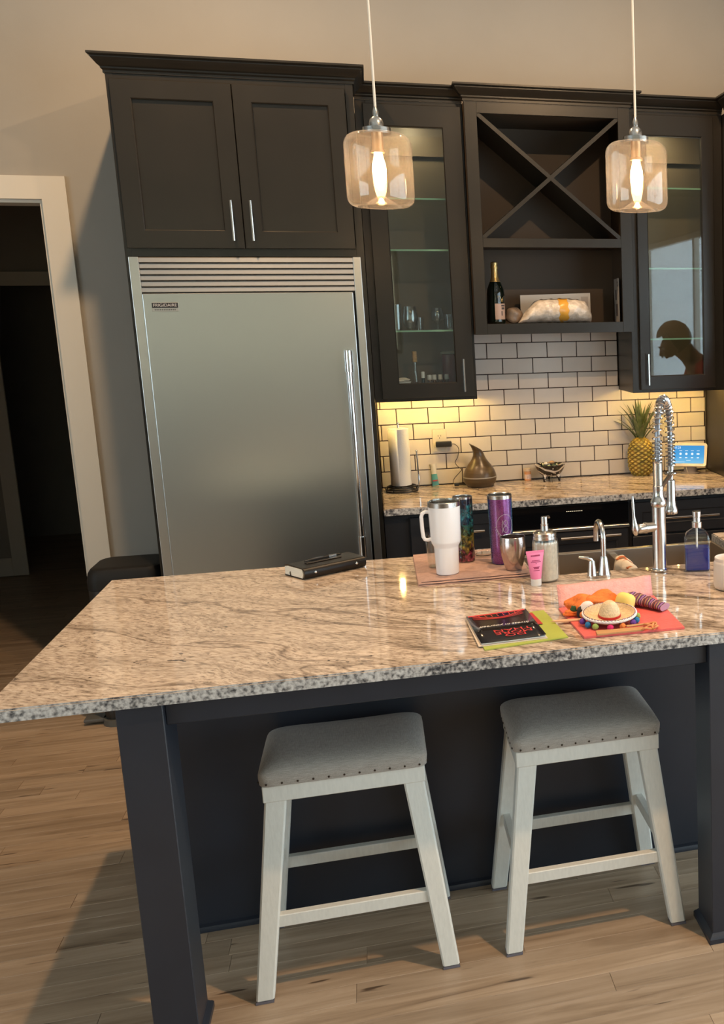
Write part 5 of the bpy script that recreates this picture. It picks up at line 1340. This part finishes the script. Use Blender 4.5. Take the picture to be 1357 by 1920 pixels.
# smart display
t = thing('smart_display', 'white smart display with a blue weather screen in the corner of the counter', 'display', (1.432, -.130, ZC2), R(-28))
bm = new(); lathe(bm, [(.052, 0), (.054, .002), (.052, .005), (.038, .008), (.033, .03), (.030, .055)], 32, (0, .015, 0), sy=.8); obj('base', bm, P('fabric_grey_base', (.42, .36, .30), .8), t)
pv = bpy.data.objects.new('screen_housing', None)
bm = new(); prism(bm, rrect(.098, .064, .014, 5), -.004, .010, 'z'); hs = obj('housing', bm, P('chalk_white_plastic', (.74, .66, .54), .45), t, (0, -.018, .102)); hs.rotation_euler = (R(90 - 20), 0, 0)
def screenmat():
    m, nt, b, N, L = mat('blue_weather_screen'); N.remove(b); tc = N.new('ShaderNodeTexCoord'); sp = N.new('ShaderNodeSeparateXYZ'); L.new(tc.outputs['Object'], sp.inputs[0])
    mr = N.new('ShaderNodeMapRange'); mr.inputs['From Min'].default_value = -.05; mr.inputs['From Max'].default_value = .05; L.new(sp.outputs['Y'], mr.inputs['Value'])
    r = ramp(N, [(0, (.22, .55, .80)), (.4, (.09, .38, .72)), (1, (.06, .30, .66))]); L.new(mr.outputs[0], r.inputs['Fac'])
    e = N.new('ShaderNodeEmission'); e.inputs['Strength'].default_value = 1.0; L.new(r.outputs[0], e.inputs['Color']); L.new(e.outputs[0], N['Material Output'].inputs['Surface']); return m
bm = new(); prism(bm, rrect(.084, .049, .003, 3), .0100, .0106, 'z'); sc_ = obj('screen', bm, screenmat(), hs, smooth=0)
SW = emis('screen_white', (.85, .93, .95), 1.1)
bm = new()
for i in range(4):
    x_ = -.045 + .032 * i
    lathe(bm, [(.0065, .0107), (.0065, .0109)], 14, (x_, .003, 0), sx=1.0 if i < 3 else 1.4, sy=1 if i < 3 else .7)
    box(bm, x_ - .008, x_ + .008, .019, .0215, .0107, .0109); box(bm, x_ - .006, x_ + .006, -.020, -.0155, .0107, .0109)
box(bm, -.012, .012, -.034, -.032, .0107, .0109); box(bm, -.078, -.02, -.042, -.0405, .0107, .0109)
obj('weather_icons', bm, SW, hs, smooth=0)
text('clock_digits', '11:21', .017, SW, hs, (-.062, .037, .0107), (0, 0, 0), .0001)
bm = new(); tube(bm, [(-.028, .0, .062), (-.010, -.045, .030), (.003, -.062, .003), (-.04, -.058, .0025), (-.10, -.02, .0025), (-.13, .06, .0025)], .0014, 6); obj('power_cord', bm, P('white_cord', (.70, .60, .40), .5), t)

# ------------------------------------------------------------------ inside the wall cabinets
ZW = 1.7275
t = thing('champagne_bottle', 'dark champagne bottle with gold foil neck on the wine cabinet shelf', 'bottle', (.424, -.225, ZW))
bm = new(); lathe(bm, [(.038, 0), (.042, .004), (.0425, .012), (.0425, .145), (.040, .165), (.031, .190), (.021, .212), (.0165, .228), (.0160, .236)], 36); obj('glass', bm, P('dark_green_glass', (.004, .007, .004), .06, spec=.6), t, smooth=60)
GOLD = P('gold_foil', (.62, .44, .18), .3, .8, bump=.4, bscale=120)
bm = new(); lathe(bm, [(.0262, .2015), (.0218, .212), (.0172, .228), (.0160, .250), (.0155, .262), (.0180, .265), (.0182, .275), (.0160, .280), (.0175, .286), (.0170, .294), (.010, .298)], 28); obj('foil', bm, GOLD, t, smooth=50)
def wrap(bm, r_, z0, z1, a0, a1, k=12):
    gr = [[bm.verts.new((r_ * math.cos(R(a0 + (a1 - a0) * i / k)), r_ * math.sin(R(a0 + (a1 - a0) * i / k)), z_)) for i in range(k + 1)] for z_ in (z0, z1)]
    for i in range(k): bm.faces.new((gr[0][i], gr[0][i + 1], gr[1][i + 1], gr[1][i]))
bm = new(); wrap(bm, .0430, .022, .098, -105, -20); obj('label', bm, P('blush_label', (.48, .33, .26), .5), t, recalc=False)
bm = new(); wrap(bm, .0434, .084, .092, -62, -30); wrap(bm, .0434, .070, .080, -60, -34); wrap(bm, .0434, .04, .062, -62, -54); obj('label_print', bm, P('label_ink', (.06, .05, .05), .6), t, recalc=False)
bm = new()
for k in range(3): tube(bm, [(.0430 * math.cos(R(a_)), .0430 * math.sin(R(a_)), .12 + .015 * math.sin(R((a_ + 90) * 6 + 60 * k))) for a_ in range(-85, -40, 5)], .0007, 5)
tube(bm, [(.036 * math.cos(R(-90 + i * 4)), .036 * math.sin(R(-90 + i * 4)), .180 - .045 * math.sin(math.pi * i / 9)) for i in range(10)], .0008, 5)
obj('gold_filigree', bm, GOLD, t)
# bubble-wrapped parcel
def bubble():
    m, nt, b, N, L = mat('bubble_wrap'); b.inputs['Base Color'].default_value = (.55, .45, .36, 1); b.inputs['Roughness'].default_value = .25
    tc = N.new('ShaderNodeTexCoord'); n = N.new('ShaderNodeTexNoise'); n.inputs['Scale'].default_value = 35; n.inputs['Detail'].default_value = 6; L.new(tc.outputs['Object'], n.inputs['Vector'])
    r = ramp(N, [(.3, (.42, .36, .29)), (.55, (.62, .55, .47)), (.75, (.76, .70, .62))]); L.new(n.outputs['Fac'], r.inputs['Fac']); L.new(r.outputs[0], b.inputs['Base Color'])
    bp = N.new('ShaderNodeBump'); bp.inputs['Strength'].default_value = .9; bp.inputs['Distance'].default_value = .006; L.new(n.outputs['Fac'], bp.inputs['Height']); L.new(bp.outputs[0], b.inputs['Normal']); return m
BW = bubble()
t = thing('bubble_wrapped_parcel', 'bubble-wrapped parcel with yellow tape lying on the wine cabinet shelf', 'parcel', (.712, -.232, ZW))
bm = new(); rings = []
for i in range(25):
    f = i / 24; x_ = -.185 + .362 * f
    hh = .118 * (1 - abs(2 * f - 1.12) ** 4.5 * .55) * (.55 + .45 * min(1, f / .26)) if f < .9 else .118 * .9 * (1 - ((f - .9) / .1) ** 2 * .55)
    hw = .075 * (1 - abs(2 * f - 1) ** 6 * .6)
    rings.append([(x_ + .004 * math.sin(k * 3 + i), hw * math.cos(2 * math.pi * k / 20) * (1 + .06 * math.sin(i * 1.3 + k)), max(.0005, hh / 2 + hh / 2 * math.sin(2 * math.pi * k / 20) * (1 + .05 * math.sin(i * 2.1 + k * 2)))) for k in range(20)])
loft(bm, rings); obj('wrap', bm, BW, t, smooth=60)
bm = new(); rings2 = []
for i in (13, 14, 15, 16):
    rings2.append([(p_[0], p_[1] * 1.02, p_[2] * 1.012 + .0003) for p_ in rings[i]])
loft(bm, rings2, False, False); obj('tape_band', bm, P('yellow_packing_tape', (.66, .34, .05), .3), t, smooth=60)
bm = new(); lump(bm, (-.205, .005, .040), (.042, .04, .042), 44, amp=.12); o = obj('crumpled_end', bm, P('brown_wrap', (.20, .14, .095), .4, noise=.3, nscale=40, bump=.8, bscale=60), t, smooth=60)
t = thing('white_carton', 'flat white carton standing behind the bubble-wrapped parcel', 'box', (.735, -.118, ZW), R(-1))
bm = new(); prism(bm, [(-.178, 0), (.178, 0), (.178, .148), (-.178, .140)], -.012, .012, 'y'); obj('carton', bm, P('white_cardboard', (.74, .66, .58), .6), t, smooth=0)
bm = new(); prism(bm, [(.130, .055), (.166, .055), (.166, .130), (.130, .130)], -.0135, -.0122, 'y'); obj('tuck_flap', bm, P('white_cardboard_flap', (.56, .47, .40), .6), t, smooth=0)
t = thing('brochure', 'printed brochure leaning on the right side of the wine cabinet shelf', 'brochure', (1.034, -.205, ZW), R(84))
bm = new(); box(bm, -.09, .07, -.003, .003, 0, .215); obj('cover', bm, P('grey_brochure', (.34, .30, .26), .5, noise=.25, nscale=18), t, smooth=0)
bm = new()
for z0_, z1_, x0_, x1_ in ((.19, .20, -.086, -.05), (.175, .185, -.086, -.06), (.11, .16, -.03, .02), (.03, .09, -.07, .0)): box(bm, x0_, x1_, .0031, .0036, z0_, z1_); box(bm, x0_, x1_, -.0036, -.0031, z0_, z1_)
pb_ = obj('print', bm, P('dark_print', (.07, .06, .06), .5), t, smooth=0); pb_['kind'] = 'stuff'

ZS = 1.7058
def glassware(name, label, loc, prof, n=28):
    t = thing(name, label, 'glass', loc, 0, 'glasses on the lit shelf')
    bm = new(); lathe(bm, prof, n, cap0=False, cap1=False); obj('bowl', bm, GLW, t, smooth=60); return t
GLW = thin_glass('drinking_glass', (.93, .94, .93), .10, .95)
glassware('highball_glass', 'tall highball glass at the left end of the lit glass shelf', (-.050, -.20, ZS), [(.001, .006), (.022, .006), (.026, .122), (.0275, .122), (.0245, .0), (.001, 0)])
glassware('stemless_glass', 'round stemless wine glass second from the left on the shelf', (.014, -.20, ZS), [(.001, .005), (.018, .005), (.033, .03), (.036, .055), (.028, .112), (.0292, .112), (.0375, .055), (.034, .028), (.018, 0), (.001, 0)])
glassware('goblet', 'short-stemmed goblet third from the left on the shelf', (.142, -.20, ZS), [(.028, 0), (.028, .002), (.005, .006), (.005, .028), (.024, .045), (.030, .07), (.024, .103), (.025, .103), (.0312, .07), (.025, .043)])
glassware('tumbler_glass', 'low clear tumbler at the right end of the lit shelf', (.196, -.20, ZS), [(.001, .006), (.022, .006), (.026, .072), (.0272, .072), (.024, 0), (.001, 0)])
glassware('shot_glass', 'small glass behind the stemless wine glass', (.058, -.13, ZS), [(.001, .008), (.018, .008), (.022, .060), (.0232, .060), (.020, 0), (.001, 0)])
ZF = 1.4125
t = thing('jar_of_preserve', 'glass jar of dark red preserve with glass lid in the left cabinet', 'jar', (.186, -.150, ZF))
bm = new(); lathe(bm, [(.030, 0), (.034, .004), (.034, .165), (.030, .172)], 28); obj('contents', bm, P('dark_red_preserve', (.12, .008, .006), .2), t, smooth=50)
bm = new(); lathe(bm, [(.031, .1725), (.037, .174), (.040, .180), (.040, .184), (.030, .188), (.008, .190)], 28); obj('lid', bm, P('glass_lid', (.35, .36, .28), .1), t)
t = thing('corked_bottle', 'slim clear bottle with a tall cork in the left cabinet', 'bottle', (.024, -.150, ZF))
bm = new(); lathe(bm, [(.001, 0), (.012, 0), (.012, .05), (.008, .10), (.0062, .145)], 20, cap0=False, cap1=False); obj('glass', bm, GLW, t, smooth=60)
bm = new(); lathe(bm, [(.0105, .138), (.0120, .139), (.0120, .188), (.0110, .190)], 20); obj('cork', bm, P('tan_cork', (.42, .25, .11), .8, noise=.2, nscale=150), t)
t = thing('roller_bottle', 'tiny dark bottle with white cap beside the corked bottle', 'bottle', (.058, -.170, ZF))
bm = new(); lathe(bm, [(.0085, 0), (.0085, .055), (.007, .060)], 16); obj('glass', bm, P('dark_teal_glass', (.02, .035, .04), .1), t)
bm = new(); lathe(bm, [(.0092, .0602), (.0092, .088), (.0075, .091)], 16); obj('cap', bm, WHITE, t)
labels = ('first small white-capped oil bottle from the left in the left cabinet', 'second small white-capped oil bottle from the left in the left cabinet', 'third small white-capped oil bottle from the left in the left cabinet', 'fourth small white-capped oil bottle, in front of the red jar')
vp = None
for x_, lb in zip((.088, .111, .139, .170), labels):
    if vp is None:
        vp = thing('oil_vial', lb, 'bottle', (x_, -.185, ZF), 0, 'white-capped oil vials in the left cabinet')
        bm = new(); lathe(bm, [(.0105, 0), (.0105, .047), (.008, .051)], 16); obj('glass', bm, P('amber_dark_glass', (.05, .018, .006), .1), vp)
        bm = new(); lathe(bm, [(.0103, .0512), (.0108, .052), (.0108, .074), (.0095, .0755)], 16); obj('cap', bm, WHITE, vp)
    else: dup(vp, (x_, -.185 + .004 * random.random(), ZF), lb, 'white-capped oil vials in the left cabinet')
t = thing('seashell_dish', 'white dish of pale shells at the left of the left cabinet', 'dish', (-.040, -.170, ZF))
bm = new(); lathe(bm, [(.022, 0), (.024, .004), (.034, .030), (.040, .046), (.041, .046), (.034, .026), (.001, .008)], 24, cap1=False); obj('dish', bm, WHITE, t, smooth=60)
for k, (dx, dy, rz_) in enumerate(((-.012, -.004, 10), (.014, .004, -20), (.002, .012, 60))):
    bm = new(); ball(bm, (dx, dy, .050 + .004 * k), .020, 14, 8, (1.2, .8, .35)); obj('shell', bm, P('pale_shell', (.66, .58, .50), .5), t)

# ------------------------------------------------------------------ person out of frame, seen reflected in the right glass door
SKIN = P('skin', (.50, .29, .20), .5, sub=.1)
def skin_mesh(name, verts, edges, m, parent, levels=2, root=0):
    me = bpy.data.meshes.new(name); me.from_pydata([v[:3] for v in verts], edges, []); me.materials.append(m)
    o = bpy.data.objects.new(name, me); COL.objects.link(o); o.parent = parent
    sk = o.modifiers.new('skin', 'SKIN'); sk.use_smooth_shade = True
    for i, v in enumerate(verts):
        d = me.skin_vertices[0].data[i]; r_ = v[3]; d.radius = r_ if isinstance(r_, tuple) else (r_, r_); d.use_root = (i == root)
    ss = o.modifiers.new('sub', 'SUBSURF'); ss.levels = levels; ss.render_levels = levels
    return o
def person():
    t = thing('person', 'person in a red shirt leaning forward beside the sink, reflected in the right glass door', 'person', (0, 0, 0))
    Y = -1.40
    V, E = [], []
    def add(x, y, z, r, link=None):
        V.append((x, Y + y, z, r)); i = len(V) - 1
        if link is not None: E.append((link, i))
        return i
    pel = add(2.02, 0, .96, (.16, .12)); ab = add(1.97, 0, 1.10, (.155, .11), pel); ch = add(1.87, 0, 1.29, (.165, .115), ab); nb = add(1.775, 0, 1.435, (.10, .075), ch)
    nk = add(1.715, 0, 1.495, .056, nb); sk0 = add(1.660, 0, 1.560, (.066, .072), nk); hd = add(1.603, 0, 1.605, (.088, .098), sk0); fc = add(1.556, 0, 1.560, (.064, .072), hd); chn = add(1.567, 0, 1.500, (.040, .036), fc)
    for s in (-1, 1):
        sh = add(1.80, s * .185, 1.395, .062, nb)
        if s < 0: el = add(1.70, -.255, 1.13, .046, sh); wr = add(1.55, -.33, .975, .031, el); pm_ = add(1.485, -.352, .940, (.038, .020), wr); dirx, base = -1, (1.445, -.36, .930)
        else: el = add(1.79, .25, 1.12, .046, sh); wr = add(1.70, .23, .90, .031, el); pm_ = add(1.675, .225, .835, (.036, .020), wr); dirx, base = 0, None
        for f_ in range(4):
            o_ = (-.026 + .0175 * f_); ln = (.072, .082, .078, .060)[f_]
            if s < 0:
                a_ = add(1.455, -.352 + o_, .936, .0095, pm_); b_ = add(1.455 - ln * .55, -.352 + o_ * 1.15, .934, .0085, a_); add(1.455 - ln, -.352 + o_ * 1.2, .926, .0072, b_)
            else:
                a_ = add(1.668 + o_, .222, .800, .0095, pm_); b_ = add(1.655 + o_, .218, .800 - ln * .5, .0085, a_); add(1.668 + o_, .212, .800 - ln, .0072, b_)
        if s < 0: a_ = add(1.500, -.308, .940, .011, pm_); add(1.462, -.290, .928, .0085, a_)
        else: a_ = add(1.640, .205, .835, .011, pm_); add(1.628, .200, .795, .0085, a_)
        hp = add(2.03, s * .10, .90, .105, pel); kn = add(2.00, s * .12, .50, .062, hp); an = add(2.05, s * .125, .09, .042, kn); add(1.90, s * .135, .035, (.045, .030), an)
    skin_mesh('body', V, E, SKIN, t, 2)
    # red shirt over torso and upper arms
    V2, E2 = [], []
    def add2(x, y, z, r, link=None):
        V2.append((x, Y + y, z, r)); i = len(V2) - 1
        if link is not None: E2.append((link, i))
        return i
    a0 = add2(2.02, 0, .92, (.185, .145)); a1 = add2(1.97, 0, 1.10, (.178, .132)); a2 = add2(1.87, 0, 1.29, (.188, .138)); a3 = add2(1.785, 0, 1.425, (.115, .085)); a4 = add2(1.742, 0, 1.465, (.072, .065))
    E2 += [(a0, a1), (a1, a2), (a2, a3), (a3, a4)]
    for s in (-1, 1):
        q = add2(1.80, s * .190, 1.395, .080, a3); add2(*((1.735, -.238, 1.22) if s < 0 else (1.795, .235, 1.22)), .070, q)
    skin_mesh('shirt', V2, E2, P('red_cotton', (.42, .025, .03), .85, bump=.2, bscale=30), t, 2)
    V3, E3 = [], []
    def add3(x, y, z, r, link=None):
        V3.append((x, Y + y, z, r)); i = len(V3) - 1
        if link is not None: E3.append((link, i))
        return i
    b0 = add3(2.025, 0, .95, (.172, .132))
    for s in (-1, 1):
        q = add3(2.03, s * .105, .86, .116, b0); q = add3(2.00, s * .12, .50, .078, q); add3(2.05, s * .125, .10, .066, q)
    skin_mesh('trousers', V3, E3, P('dark_denim', (.03, .04, .07), .85), t, 2)
    for s in (-1, 1):
        bm = new(); rings = []
        for x_, w_, h_ in ((2.09, .035, .085), (2.06, .045, .095), (1.99, .046, .075), (1.91, .050, .055), (1.85, .047, .045), (1.815, .030, .035)):
            rings.append([(x_, Y + s * .132 + w_ * math.cos(2 * math.pi * k / 14), max(0, h_ / 2 + h_ / 2 * math.sin(2 * math.pi * k / 14) * 1.15)) for k in range(14)])
        loft(bm, rings); obj('shoe', bm, P('dark_shoe', (.02, .02, .02), .5), t, smooth=50)
    # head features, in the head's own frame
    d = Vector((-.80, 0, -.60)); u = Vector((-.60, 0, .80)); c = Vector((1.585, Y, 1.592)); w_ = Vector((0, 1, 0))
    P_ = lambda a, b, g: tuple(c + d * a + w_ * b + u * g)
    # hair: cap over the back and top of the skull, ending at the brow, round the ears and at the nape
    bm = new(); bmesh.ops.create_uvsphere(bm, u_segments=32, v_segments=24, radius=1)
    for v in bm.verts:
        n_ = v.co.copy(); q = c - d * .030 + u * .012 + d * (n_.x * .112) + w_ * (n_.y * .094) + u * (n_.z * .112)
        v.co = q + n_.length * .0015 * Vector((math.sin(40 * n_.y), math.cos(37 * n_.x), math.sin(33 * n_.z)))
    kill = [v for v in bm.verts if (v.co - c).dot(d) > .040 - .25 * abs((v.co - c).dot(w_)) and (v.co - c).dot(u) < .070 or (v.co - c).dot(u) < -.075]
    bmesh.ops.delete(bm, geom=kill, context='VERTS')
    h_ = obj('hair', bm, P('brown_hair', (.06, .034, .020), .55, bump=.8, bscale=60, stretch=(1, 6, 1)), t, smooth=60)
    md_ = h_.modifiers.new('thick', 'SOLIDIFY'); md_.thickness = .008; md_.offset = -1
    sb_ = h_.modifiers.new('sub', 'SUBSURF'); sb_.levels = 1; sb_.render_levels = 1
    bm = new(); tube(bm, [P_(.070, 0, .020), P_(.083, 0, .002), P_(.100, 0, -.018), P_(.096, 0, -.026), P_(.076, 0, -.028)], [.007, .009, .0125, .012, .006], 12); obj('nose', bm, SKIN, t, smooth=60)
    bm = new(); tube(bm, [P_(.066, -.024, -.050), P_(.078, -.010, -.051), P_(.080, 0, -.052), P_(.078, .010, -.051), P_(.066, .024, -.050)], [.002, .0055, .006, .0055, .002], 8); obj('mouth', bm, P('lips', (.36, .14, .11), .5), t)
    for s in (-1, 1):
        bm = new(); ball(bm, P_(.062, s * .030, .008), .0115, 14, 10); e_ = obj('eye', bm, WHITE, t, smooth=60)
        bm = new(); ball(bm, P_(.0700, s * .030, .006), .0052, 12, 8); obj('iris', bm, P('dark_iris', (.03, .02, .015), .2), e_, smooth=60)
        bm = new(); tube(bm, [P_(.070, s * .014, .022), P_(.074, s * .030, .026), P_(.062, s * .046, .021)], [.003, .004, .002], 8); obj('eyebrow', bm, P('brow_hair', (.05, .03, .02), .7), t)
        bm = new(); tube(bm, [P_(-.010, s * .076, .024), P_(-.022, s * .083, .018), P_(-.024, s * .084, -.004), P_(-.014, s * .080, -.026), P_(-.004, s * .076, -.030), P_(-.002, s * .076, -.006)], [.006, .0075, .0075, .007, .005, .004], 10); obj('ear', bm, SKIN, t, smooth=60)
person()
